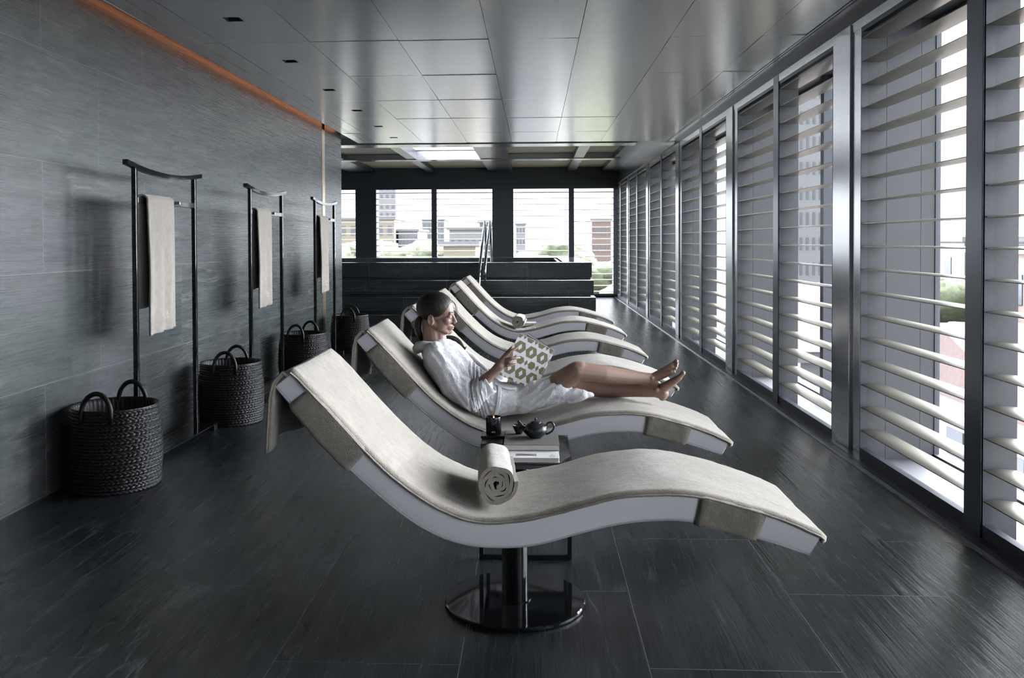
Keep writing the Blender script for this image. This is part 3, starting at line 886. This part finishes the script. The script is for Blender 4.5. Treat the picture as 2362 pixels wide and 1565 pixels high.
def sculpt(name, b, voxel, mat, parent, smooth=4, disp=None):
    """fuse overlapping volumes into one continuous skin"""
    tmp = b.build(name+'_tmp', mat)
    m = tmp.modifiers.new('r', 'REMESH'); m.mode = 'VOXEL'; m.voxel_size = voxel
    s = tmp.modifiers.new('s', 'SMOOTH'); s.iterations = smooth; s.factor = .5
    dg = bpy.context.evaluated_depsgraph_get(); dg.update()
    me = bpy.data.meshes.new_from_object(tmp.evaluated_get(dg)); me.name = name
    bpy.data.objects.remove(tmp)
    me.materials.clear(); me.materials.append(mat)
    if disp:
        ns = [v.normal.copy() for v in me.vertices]
        for v, n in zip(me.vertices, ns): v.co += n*disp(v.co, n)
    me.polygons.foreach_set('use_smooth', [True]*len(me.polygons)); me.update()
    o = bpy.data.objects.new(name, me); COL.objects.link(o)
    if parent is not None: o.parent = parent
    return o

P = empty('person', (0, 0, 0))
tag(P, 'dark haired woman in a white bathrobe reclining on the second lounger, reading a patterned book', 'person')
HC = at(1002, 716, 4.62)
HY = Matrix.Rotation(radians(-7), 3, 'Z')
def h(x, y, z): return HC + HY @ Vector((x, y, z))
b = MB()
# head
b.ell(h(.010, 0, .012), (.090, .073, .083)); b.ell(h(.052, 0, .0), (.052, .058, .055), HY)
b.ell(h(.053, 0, -.05), (.046, .052, .058), HY); b.ell(h(.043, 0, -.088), (.045, .043, .040), HY)
b.ell(h(.078, 0, -.112), (.0195, .020, .0185), HY); b.ell(h(.084, 0, -.090), (.017, .026, .022), HY)
for s in (-1, 1):
    b.cap_(h(.0, s*.052, -.062), h(.07, s*.018, -.116), .018, .013)
    b.ell(h(.070, s*.034, -.055), (.026, .021, .026), HY); b.ell(h(.036, s*.040, -.072), (.040, .019, .034), HY)
    b.ell(h(.0865, s*.030, -.0325), (.0138, .0155, .0112), HY)
    b.ell(h(.106, s*.010, -.0665), (.009, .0065, .0065), HY)
    b.ell(h(.0, s*.074, -.046), (.015, .006, .026), HY @ Matrix.Rotation(radians(-12), 3, 'Y'))
    b.tube([h(.0+.014*cos(a)-.002, s*.080, -.046+.026*sin(a)) for a in [2*pi*k/14*.8+.5 for k in range(15)]], .0038, 8)
    b.ell(h(.003, s*.077, -.070), (.007, .005, .007), HY)
b.cap_(h(.091, -.030, -.014), h(.091, .030, -.014), .012, .012)
b.cap_(h(.098, 0, -.022), h(.115, 0, -.060), .0075, .0088); b.cap_(h(.100, 0, -.068), h(.112, 0, -.066), .006, .006)
b.ell(h(.0985, 0, -.0875), (.008, .020, .0048), HY); b.ell(h(.096, 0, -.0975), (.008, .017, .0055), HY)
headb = b
# neck, trunk, limbs
b = MB(); b.v, b.f, b.m = list(headb.v), list(headb.f), list(headb.m)
b.cap_(h(-.018, 0, -.055), at(1000, 798, 4.62), .050, .056)
b.cap_(h(.02, 0, -.10), at(1014, 800, 4.62), .036, .045)
b.cap_(at(1005, 816, 4.54), at(1005, 816, 4.70), .045, .045)
b.cap_(at(1024, 832, 4.62), at(1070, 888, 4.62), .09, .085); b.cap_(at(1070, 888, 4.62), at(1118, 918, 4.62), .085, .09)
sh, el, wr = at(1006, 828, 4.50), at(1082, 914, 4.435), at(1138, 859, 4.415)
b.cap_(sh, el, .038, .034); b.cap_(el, (el+wr)/2, .036, .036); b.cap_((el+wr)/2, wr, .036, .0225)
sh2, el2, wr2 = at(1020, 815, 4.76), at(1118, 900, 4.83), at(1172, 852, 4.76)
b.cap_(sh2, el2, .045, .036); b.cap_(el2, wr2, .036, .0225)
# raised leg (nearer) and the leg under it
kn = at(1331, 858, 4.50); an = at(1498, 874, 4.61)
b.cap_(at(1150, 924, 4.56), at(1240, 914, 4.54), .05, .05); b.cap_(at(1240, 914, 4.54), at(1290, 884, 4.51), .05, .056); b.cap_(at(1290, 882, 4.51), kn, .056, .055); b.ell(at(1336, 850, 4.50), (.045, .045, .036))
b.cap_(kn, at(1392, 865, 4.53), .054, .050); b.cap_(at(1392, 865, 4.53), at(1450, 871, 4.57), .050, .038); b.cap_(at(1450, 871, 4.57), an, .038, .030)
b.ell(at(1503, 874, 4.585), (.013, .011, .013))
kn2 = at(1350, 893, 4.69); an2 = at(1512, 903, 4.585)
b.cap_(at(1150, 922, 4.70), kn2, .06, .052); b.cap_(kn2, at(1400, 898, 4.67), .050, .046); b.cap_(at(1400, 898, 4.67), at(1460, 900, 4.63), .046, .038); b.cap_(at(1460, 900, 4.63), an2, .038, .032)
b.ell(at(1514, 900, 4.556), (.013, .010, .014))
# upper foot
b.cap_(an, at(1516, 888, 4.61), .030, .022)
fy = 4.61
for (x, y, dy, r0, r1) in ((1550, 843, .022, .026, .014), (1550, 850, .004, .026, .015), (1548, 860, -.018, .026, .014)):
    b.cap_(at(1508, 872, fy), at(x, y, fy+dy), r0, r1)
for (x0, y0, x1, y1, dy, r) in ((1550, 842, 1560, 834, .028, .0112), (1551, 847, 1562, 840, .014, .0085), (1550, 852, 1561, 846, .002, .008), (1549, 858, 1558.5, 852, -.010, .0078), (1547, 863, 1555, 859, -.021, .0075)):
    b.cap_(at(x0, y0, fy+dy), at(x1, y1, fy+dy), r*1.05, r); b.ell(at(x1, y1, fy+dy), (r*1.1, r*1.05, r*1.1))
# lower foot
fy = 4.575
b.ell(at(1530, 910, fy), (.027, .024, .036), Matrix.Rotation(radians(20), 3, 'Y')); b.cap_(an2, at(1529, 907, fy), .032, .028)
for (x, y, dy, r0, r1) in ((1566, 872, -.016, .028, .017), (1565, 873, .008, .028, .016), (1562, 876, .028, .026, .014)):
    b.cap_(at(1530, 896, fy), at(x, y, fy+dy), r0, r1)
for (x0, y0, x1, y1, dy, r) in ((1567, 871, 1575.5, 861.5, -.018, .0125), (1567, 871, 1574, 862, .004, .0085), (1566, 872, 1572, 863, .018, .008), (1564, 873, 1570, 866, .030, .0078), (1562, 876, 1567, 869, .041, .0075)):
    b.cap_(at(x0, y0, fy+dy), at(x1, y1, fy+dy), r*1.05, r); b.ell(at(x1, y1, fy+dy), (r*1.05, r*1.05, r*1.15))
# near hand on the book cover
b.cap_(wr, at(1152, 845, 4.415), .0225, .026)
for (x, y) in ((1162, 824), (1163, 831), (1161, 838), (1158, 843)): b.cap_(at(1148, 848, 4.415), at(x, y, 4.412), .020, .0125)
def finger(pts, r):
    for i in range(len(pts)-1): b.cap_(at(*pts[i]), at(*pts[i+1]), r*(1-.09*i), r*(1-.09*(i+1)), 12)
finger([(1163, 823, 4.410), (1176, 812, 4.402), (1186, 806, 4.408), (1194.5, 802, 4.420)], .0094)
finger([(1164, 831, 4.408), (1179, 828, 4.398), (1189, 827, 4.406), (1198, 826, 4.422)], .0094)
finger([(1162, 838, 4.410), (1174, 837, 4.400), (1182, 836.5, 4.408), (1188.5, 836, 4.422)], .0088)
finger([(1159, 844, 4.412), (1170, 844, 4.404), (1178, 843, 4.410), (1185, 842, 4.422)], .0080)
finger([(1150, 840, 4.425), (1162, 822, 4.428), (1172, 811, 4.430), (1181, 801.5, 4.436)], .0100)
# far hand
b.cap_(wr2, at(1180, 842, 4.75), .0225, .026)
for (x, y) in ((1190, 820), (1192, 828), (1191, 836), (1188, 843)):
    b.cap_(at(1180, 842, 4.75), at(x, y, 4.74), .020, .012)
    finger([(x, y, 4.74), (x+12, y-3, 4.745), (x+21, y-4, 4.735), (x+27, y-4, 4.722)], .009)
finger([(1182, 836, 4.73), (1192, 818, 4.70), (1199, 808, 4.685)], .010)
body = sculpt('body', b, .0036, M['skin'], P, 3)

# face details
q = MB(); q.ell(h(.1005, 0, -.0878), (.0075, .0175, .0040), HY, 10, 14); q.ell(h(.098, 0, -.0970), (.0078, .0150, .0046), HY, 10, 14); q.build('lips', M['lips'], P, smooth=True)
for s in (-1, 1):
    q = MB(); q.ell(h(.0872, s*.030, -.0345), (.0122, .0125, .0105), HY, 10, 14); e = q.build('eye', M['gilt'], P, smooth=True)
    q = MB(); q.ell(h(.0962, s*.030, -.0405), (.0038, .0052, .0042), HY, 8, 12); q.build('iris', M['brow'], e, smooth=True)
    q = MB(); q.tube([h(.0962-.0045*abs(k-4)/4-.003*(k/8 if s < 0 else k/8), s*(.018+.003*k), -.0385-.0018*sin(pi*k/8)) for k in range(9)], [.0006, .001, .0014, .0016, .0018, .0018, .0017, .0014, .0008], 6); q.build('eyelashes', M['brow'], P, smooth=True)
    q = MB(); q.tube([h(.1045-.0016*k*(k/8), s*(.012+.0042*k), -.0115+.0045*sin(pi*k/8*.8)) for k in range(9)], [.0012, .0022, .0026, .0026, .0024, .0021, .0017, .0012, .0006], 6); q.build('eyebrow', M['brow'], P, smooth=True)
# hair
def zb(x, side):
    pts = [(-.2, -.108), (-.045, -.108), (-.026, -.078), (-.014, -.034), (.005, -.028), (.022, -.031), (.045, -.025), (.066, -.009), (.080, .010), (.090, .030), (.098, .048), (.2, .07)]
    for (x0, z0), (x1, z1) in zip(pts, pts[1:]):
        if x0 <= x <= x1: return z0+(z1-z0)*(x-x0)/(x1-x0)
    return .1
q = MB(); rows = []
for i in range(49):
    a = pi*i/48; row = []
    for j in range(72):
        t = 2*pi*j/72
        p = Vector((.1015*sin(a)*cos(t), .0835*sin(a)*sin(t), .088*cos(a)))
        if p.x > 0: p.x *= .98
        p += Vector((.003, 0, .014))
        if p.z < -.03 and p.x < 0: p.x *= .9
        lim = zb(p.x, 1); k = max(0, min(1, (lim-p.z)/.012))
        g = 1 + .012*sin(t*23+p.z*60)*.5 + .006*noise.noise(p*60)
        c0 = Vector((.01, 0, 0)); p = c0+(p-c0)*(g-.20*k)
        row.append(tuple(h(*p)))
    rows.append(row)
q.grid(rows, close_v=True); hair_o = q.build('hair', M['hair'], P, smooth=True)
q = MB()
tail = [at(972, 730, 4.62), at(965, 745, 4.615), at(964, 762, 4.62), at(972, 780, 4.64), at(990, 793, 4.675), at(1012, 790, 4.695), at(1030, 783, 4.69), at(1047, 784, 4.68), at(1060, 792, 4.67), at(1072, 804, 4.66)]
cm = catmull([tuple(p) for p in tail], 60); rad_ = [.012, .022, .024, .021, .020, .022, .023, .021, .016, .003]
rr = [rad_[min(int(i/60*9), 8)]*(1-(i/60*9) % 1)+rad_[min(int(i/60*9)+1, 9)]*((i/60*9) % 1) for i in range(61)]
rows = []; 
q.tube(cm, rr, 20, flat=(1, .8)); 
for k in range(9):
    o_ = Vector((random.uniform(-.012, .012), random.uniform(-.012, .012), random.uniform(-.012, .014)))
    q.tube([Vector(p)+o_*(rr[i]/.02)*(1+.15*sin(i*.3+k)) for i, p in enumerate(cm)], [max(.0008, .35*r_) for r_ in rr], 6)
q.build('ponytail', M['hair'], hair_o, smooth=True)
q = MB(); q.tube(catmull([tuple(at(*p)) for p in ((1043, 694, 4.57), (1051, 703, 4.57), (1055, 715, 4.57), (1054, 727, 4.572), (1050, 734, 4.576))], 20), .0011, 5); q.build('hair_strand', M['hair'], hair_o, smooth=True)
q = MB(); q.tube(catmull([tuple(at(*p)) for p in ((1042, 693, 4.58), (1049, 702, 4.575), (1052, 715, 4.57), (1051, 731, 4.575))], 20), .0018, 5); q.build('hair_strand', M['hair'], hair_o, smooth=True)

# bathrobe
b = MB()
for Y in (4.55, 4.69):
    b.cap_(at(1024, 830, Y), at(1072, 890, Y), .112, .118); b.cap_(at(1072, 890, Y), at(1125, 918, Y), .118, .112)
b.cap_(at(1004, 818, 4.50), at(1004, 818, 4.74), .068, .068)
b.cap_(at(1006, 823, 4.50), at(1044, 886, 4.455), .066, .072); b.cap_(at(1044, 886, 4.455), at(1084, 918, 4.435), .072, .066); b.cap_(at(1084, 918, 4.435), at(1112, 895, 4.43), .066, .054)
b.cap_(at(1080, 925, 4.44), at(1096, 942, 4.44), .045, .020)
b.cap_(at(1015, 818, 4.75), at(1105, 893, 4.80), .07, .07); b.cap_(at(1105, 893, 4.80), at(1150, 868, 4.77), .065, .055)
for Y, dx in ((4.545, 0), (4.70, 6)):
    b.cap_(at(1125, 918, Y), at(1200+dx, 924, Y), .105, .076); b.cap_(at(1200+dx, 922, Y), at(1288+dx, 893, Y-.02), .078, .072)
b.cap_(at(1200, 930, 4.62), at(1285, 905, 4.61), .06, .055)
b.cap_(at(1200, 938, 4.50), at(1300, 917, 4.50), .035, .026); b.cap_(at(1300, 912, 4.50), at(1345, 911, 4.49), .034, .026); b.cap_(at(1345, 911, 4.49), at(1366, 912, 4.49), .022, .012)
b.cap_(at(1310, 925, 4.50), at(1345, 921, 4.50), .018, .010)
def folds(co, n):
    x, y, z = co
    warp = .035*noise.noise(Vector((x*6, y*6, z*6+4)))
    k = min(1, max(0, (x+.34)/.12))           # torso and sleeve first, skirt after
    al = (x*.62-z*.78)*(1-k)+(x*.95+z*.3)*k; ac = (x*.78+z*.62)*(1-k)+(z*.95-x*.45)*k + warp
    r1 = 1-2.6*abs(noise.noise(Vector((al*4.5, ac*17, y*5)))); r2 = 1-2.6*abs(noise.noise(Vector((al*9+7, ac*34, y*9))))
    return .0085*r1*(.55+noise.noise(Vector((x*4+2, y*4, z*4)))) + .0035*r2 - .003 + .0012*noise.noise(Vector((x*80, y*80, z*80)))
robe = sculpt('bathrobe', b, .0048, M['robe'], P, 5, folds)
q = MB()
near = [at(*p) for p in ((962, 806, 4.62), (968, 800, 4.57), (984, 797, 4.545), (1004, 800, 4.548), (1030, 808, 4.555), (1062, 824, 4.565), (1096, 848, 4.575), (1128, 876, 4.58))]
far_ = [at(*p) for p in ((962, 806, 4.62), (970, 796, 4.67), (988, 789, 4.70), (1012, 794, 4.70), (1045, 802, 4.69), (1078, 818, 4.68), (1106, 842, 4.66), (1130, 872, 4.63))]
for L_ in (near, far_):
    cm = catmull([tuple(p) for p in L_], 40); q.tube(cm, [.026-.008*i/40+.0015*sin(i*.9) for i in range(41)], 16)
sculpt('collar', q, .005, M['robe'], robe, 3, lambda co, n: .003*noise.noise(co*30))
# sleeve cuff, open towards the wrist
q = MB(); a_, c_ = at(1104, 903, 4.432), at(1131, 884, 4.425); ax = (c_-a_).normalized(); u_ = ax.cross(Vector((0, 1, 0))).normalized(); v_ = ax.cross(u_)
rows = []
for (t, r_) in ((0, .050), (.25, .053), (.5, .054), (.75, .055), (1, .056), (1.02, .053), (1, .049), (.5, .046), (0, .044)):
    rows.append([tuple(a_+(c_-a_)*t + (u_*cos(g)*r_ + v_*sin(g)*r_*.8)*(1+.04*sin(g*3+t))) for g in [2*pi*k/40 for k in range(40)]])
q.grid(rows, close_v=True); q.build('cuff', M['robe'], robe, smooth=True)
from mathutils.bvhtree import BVHTree
_bvh = BVHTree.FromPolygons([v.co[:] for v in robe.data.vertices], [tuple(p.vertices) for p in robe.data.polygons])
def on_robe(px, py, lift=.004):
    d = (at(px, py, 4) - Vector((0, 0, EYE))).normalized()
    hit = _bvh.ray_cast(Vector((0, 0, EYE)), d)
    return (hit[0] if hit[0] else at(px, py, 4.5)) - d*lift
for path, wd in ((((1152, 888), (1152, 905), (1150, 925), (1146, 945), (1141, 962)), 9), (((1140, 884), (1152, 890), (1170, 897), (1190, 898)), 6)):
    cm = catmull(path, 24); rows = []
    for i, p in enumerate(cm):
        a0, a1 = cm[max(i-1, 0)], cm[min(i+1, 24)]; t = Vector((a1[0]-a0[0], a1[1]-a0[1])).normalized(); n_ = Vector((-t.y, t.x))
        rows.append([tuple(on_robe(p[0]+n_.x*wd*k, p[1]+n_.y*wd*k, .0045)) for k in (-.5, -.25, 0, .25, .5)])
    for _ in range(3):
        for i in range(1, 24): rows[i] = [tuple((np.array(rows[i-1][k])+2*np.array(rows[i][k])+np.array(rows[i+1][k]))/4) for k in range(5)]
    q = MB(); q.grid(rows); bo = q.build('belt', M['robe'], robe, smooth=True); mm = bo.modifiers.new('thick', 'SOLIDIFY'); mm.thickness = .006

# the book she reads, held open
bk = empty('open_book', tuple(at(1209, 888, 4.53)))
o0 = bk.location.copy()
TL, TR, BL = at(1199, 769, 4.446), at(1280, 809, 4.525), at(1151, 865, 4.446)
BR = TR + (BL-TL)
eu, ev = (TR-TL), (BL-TL); nn = eu.cross(ev).normalized()
if nn.y > 0: nn = -nn
lu = eu.length; lv = ev.length
def cv(u, v, d): 
    p = TL+eu*u+ev*v
    return tuple(p+nn*d-o0)
q = MB()
q.add([cv(u, v, d) for d in (0, -.0025) for (u, v) in ((0, 0), (1, 0), (1, 1), (0, 1))], [(0, 1, 2, 3), (7, 6, 5, 4), (0, 4, 5, 1), (1, 5, 6, 2), (2, 6, 7, 3), (3, 7, 4, 0)])
fc = q.build('front_cover', M['white_cover'], bk)
# printed pattern of hexagons and cubes
def clip(poly):
    for ax_, lim, sg in ((0, .004, 1), (0, .996, -1), (1, .004, 1), (1, .996, -1)):
        out = []
        for i in range(len(poly)):
            p, r_ = poly[i], poly[(i+1) % len(poly)]; pi_, ri_ = (p[ax_]-lim)*sg >= 0, (r_[ax_]-lim)*sg >= 0
            if pi_: out.append(p)
            if pi_ != ri_:
                t = (lim-p[ax_])/(r_[ax_]-p[ax_]); out.append((p[0]+(r_[0]-p[0])*t, p[1]+(r_[1]-p[1])*t))
        poly = out
        if len(poly) < 3: return None
    return poly
# lattice in the cover's own plane (metres), turned against its edges
def uv(x, y):      # x right, y down as printed
    g = radians(-29); X_ = x*cos(g)-y*sin(g); Y_ = x*sin(g)+y*cos(g)
    return (X_/lu+.02, Y_/lv+.02)
A_ = .0232; ol = MB(); wh = MB(); db = MB()
def poly(b_, pts, d):
    c_ = clip([uv(*p) for p in pts])
    if c_: b_.add([cv(u, v, d) for u, v in c_], [tuple(range(len(c_)))])
def hexa(cx, cy, r_): return [(cx+r_*sin(pi*k/3), cy-r_*cos(pi*k/3)) for k in range(6)]
def rh(b_, cx, cy, e, d): poly(b_, [(cx-.433*e, cy-.25*e), (cx+.433*e, cy-.75*e), (cx+.433*e, cy+.25*e), (cx-.433*e, cy+.75*e)], d)
for i in range(-9, 10):
    for j in range(-9, 10):
        cx = i*3*A_*cos(radians(30)); cy = i*3*A_*.5 + j*2.02*A_*1.5 - .004
        if (j + 0) % 2 == 0:
            poly(ol, hexa(cx, cy, A_*.98), .0004)
            rh(db, cx+1.5*A_*cos(radians(30)), cy+.75*A_, A_*.86, .0004)
        else:
            poly(db, hexa(cx, cy, A_*1.5), .0003)
            rh(wh, cx, cy, A_*.92, .0006)
po = ol.build('hexagon_print', M['olive'], fc); po2 = db.build('cube_print', M['olive'], fc); po3 = wh.build('cube_face_print', M['gilt'], fc)
TLf = at(1219, 769, 4.66); BLf = TLf + (BL-TL)
def slab(a, b_, c, d, n_, t, nm, mt):
    q = MB(); q.add([tuple(Vector(p)+n_*k-o0) for k in (0, t) for p in (a, b_, c, d)], [(0, 1, 2, 3), (7, 6, 5, 4), (0, 4, 5, 1), (1, 5, 6, 2), (2, 6, 7, 3), (3, 7, 4, 0)]); return q.build(nm, mt, bk)
n2 = (TR-TLf).cross(BLf-TLf).normalized(); n2 = n2 if n2.y > 0 else -n2
slab(TLf, TR, BR, BLf, n2, .0025, 'back_cover', M['slate_cover'])
def lerp(a, b_, t): return a+(b_-a)*t
i1 = -nn*.0026; slab(lerp(TL, BR, .02)+i1, lerp(TR, BL, .015)+i1, lerp(BR, TL, .015)+i1, lerp(BL, TR, .02)+i1, -nn, .008, 'pages', M['paper'])
i2 = -n2*.0001; slab(lerp(TLf, BR, .02)+i2, lerp(TR, BLf, .015)+i2, lerp(BR, TLf, .015)+i2, lerp(BLf, TR, .02)+i2, -n2, .008, 'pages', M['paper'])
tag(bk, 'open hardcover book with olive and white hexagon pattern, held by the woman', 'book')
# ------------------------------------------------------------------ the city outside
b = MB(); b.box(-600, 900, 24, 900, -26.2, -26); b.box(3.2, 900, -200, 24, -26.2, -26)
struct(b.build('ground', M['ground']))
def building(x0, x1, y0, y1, z1, mat, floors, bays, name='building', label='', roof='flat', ww=.45, side=True):
    r = empty(name, ((x0+x1)/2, (y0+y1)/2, -26)); ox, oy, oz = r.location
    def P_(q, nm, m): 
        o = q.build(nm, m, r); o.location = (-ox, -oy, -oz); return o
    q = MB(); q.box(x0, x1, y0, y1, -26, z1); P_(q, 'wall', M[mat])
    q = MB()
    if roof == 'flat': q.box(x0-.3, x1+.3, y0-.3, y1+.3, z1, z1+.35); P_(q, 'roof', M['flat_roof'])
    else:
        ym, h_ = (y0+y1)/2, (y1-y0)*.22
        q.add([(x0-.6, y0-.7, z1), (x1+.6, y0-.7, z1), (x1+.6, y1+.7, z1), (x0-.6, y1+.7, z1), (x0-.6, ym, z1+h_), (x1+.6, ym, z1+h_)], [(0, 1, 5, 4), (3, 4, 5, 2), (0, 4, 3), (1, 2, 5), (0, 3, 2, 1)])
        P_(q, 'roof', M['tile_roof'])
        q = MB(); q.box(x0-.4, x1+.4, y0-.45, y0, z1-.5, z1); P_(q, 'cornice', M['white_wall'])
    fh = 3.2; bw = (x1-x0)/bays
    for f in range(floors):
        for k in range(bays):
            xc = x0+bw*(k+.5); zc = z1-1.9-f*fh
            q = MB(); q.box(xc-bw*ww/2, xc+bw*ww/2, y0-.06, y0+.02, zc-.8, zc+.8); P_(q, 'window', M['far_window'])
    if side:
        bw = (y1-y0)/3
        for f in range(floors):
            for k in range(3):
                yc = y0+bw*(k+.5); zc = z1-1.9-f*fh
                q = MB(); q.box(x0-.06, x0+.02, yc-.5, yc+.5, zc-.8, zc+.8); P_(q, 'window', M['far_window'])
    tag(r, label, 'building'); return r
building(-56, -48, 300, 316, 22, 'white_wall', 6, 4, 'tower_block', 'pale tall tower in the haze, seen at the left of the far windows', side=False)
building(-34, -24.3, 150, 165, 5.2, 'cream_wall', 3, 6, 'apartment_building', 'ochre apartment building left of the pool rail, under the hazy tower', side=False)
building(-23.9, -20.5, 152, 166, 3.2, 'grey_wall', 2, 5, 'office_building', 'low grey building beside the ochre one', side=False)
building(-33, -26.5, 255, 268, 7.6, 'grey_wall', 4, 5, 'tower_block', 'grey tower split by the slim window post above the trees', side=False)
building(-6.5, -4.2, 62, 72, 1.0, 'cream_wall', 3, 3, 'house', 'plain cream block right of the slim window post', side=False)
building(-9.8, -4.9, 100, 112, 2.7, 'white_wall', 4, 6, 'office_building', 'white office block behind the pool handrail', side=False)
building(-7.2, -5.0, 115, 122, 3.8, 'far_window', 1, 1, 'office_building', 'dark glazed office block close to the wide far column', side=False)
building(-5.2, -2.5, 250, 262, 6.2, 'white_wall', 3, 3, 'tower_block', 'slim pale tower just right of the wide far column', side=False)
building(-1.8, .6, 46, 54, .1, 'grey_wall', 1, 4, 'pavilion', 'low grey roofed building right of the wide far column', side=False)
building(10.6, 14.1, 160, 172, 5.1, 'brick_wall', 6, 5, 'apartment_building', 'rosy apartment tower with rows of small windows at the far right corner', ww=.35, side=False)
building(33.5, 37.5, 112, 126, 22, 'white_wall', 14, 5, 'tower_block', 'tall white tower seen through the near right louvres', ww=.4)
building(11.5, 16, 38, 50, -3.4, 'white_wall', 3, 4, 'townhouse', 'white townhouse with cornice and arched floor seen below the tall white tower', 'tile', ww=.3)
building(12.5, 26, 21.5, 31, -3.2, 'white_wall', 3, 7, 'townhouse', 'white house with red tiled roof beyond the nearest right window', 'tile', ww=.3)
building(30, 42, 62, 76, 1.2, 'white_wall', 5, 5, 'apartment_building', 'white apartment house with wide windows above the red roof', ww=.6)
building(25.5, 34, 42, 52, .6, 'brick_wall', 4, 4, 'apartment_building', 'rosy brick house at the right edge above the red roof', ww=.35)
building(7.6, 10.9, 22, 32, -7.5, 'white_wall', 2, 4, 'townhouse', 'low white house roof deep below the middle right windows', 'tile')
def crown(seed, r, squash):
    rnd = random.Random(seed); q = MB()
    for k in range(9):
        a, d = rnd.uniform(0, 2*pi), rnd.uniform(.1, .62)*r
        c = (d*cos(a), d*sin(a), rnd.uniform(-.25, .35)*r*squash); s = r*rnd.uniform(.42, .62)
        nu, nv = 12, 16; rows = []
        for i in range(nu+1):
            p_ = pi*i/nu; row = []
            for j in range(nv):
                t = 2*pi*j/nv; v = Vector((sin(p_)*cos(t), sin(p_)*sin(t), cos(p_)))
                g = s*(1+.28*noise.noise(v*3.1+Vector((k*3.3+seed, 0, 0)))+.14*noise.noise(v*8+Vector((k, seed, 0))))
                row.append((c[0]+v.x*g, c[1]+v.y*g, c[2]+v.z*g*squash))
            rows.append(row)
        q.grid(rows, close_v=True)
    return q
TREES = [(-9.6, 66, 1.0, 2.9, 'a'), (-8.9, 77, 1.5, 3.3, 'b'), (-15.5, 86, 1.3, 4.4, 'a'), (-21, 97, 1.0, 4.8, 'b'), (-9.7, 55, -.6, 2.8, 'b'), (1.3, 74, 1.5, 3.9, 'a'), (3.6, 86, 1.2, 3.8, 'a'), (.6, 61, -.6, 2.2, 'b'),
         (5.6, 63, .2, 2.9, 'a'), (6.4, 53, -.6, 2.6, 'b'), (4.6, 45, -1.6, 2.6, 'a'), (3.2, 39, -2.6, 2.2, 'b'), (5.0, 33.5, -3.4, 2.2, 'a'), (2.6, 28.6, -4.2, 1.9, 'a'), (22.0, 50, -.6, 2.5, 'a'), (19.8, 40, -2.6, 2.4, 'b'), (27, 70, -1, 2.4, 'b'), (15.2, 56, -2.6, 3.0, 'a')]
where = ['left of the slim far window post', 'in front of the grey tower', 'under the ochre building', 'at the far left window edge', 'low in the left far windows', 'rounded, in the middle far window', 'beside the slim right far post', 'low below the big rounded crown',
         'under the rosy tower', 'low under the rosy tower', 'beside the pool corner', 'near the pool corner, lower', 'deep right of the pool', 'deepest right of the pool', 'over the red tiled roof', 'by the roof ridge', 'before the white apartments', 'beside the tall white tower']
for k, (x, y, z1, r_, kd) in enumerate(TREES):
    t = empty('leafy_tree', (x, y, -26)); sq = .8
    q = crown(k+1, r_, sq); o = q.build('crown', M['leaf_'+kd], t, smooth=True); o.location = (0, 0, 26+z1-r_*sq*.8)
    q = MB(); q.tube([(0, 0, 0), (.2, .1, 10), (0, 0, 25+z1-r_)], [.5, .35, .2], 8); q.build('trunk', M['bark'], t, smooth=True)
    tag(t, ('green' if kd == 'a' else 'olive green') + ' leafy tree outside, ' + where[k], 'tree', 'trees in the city')
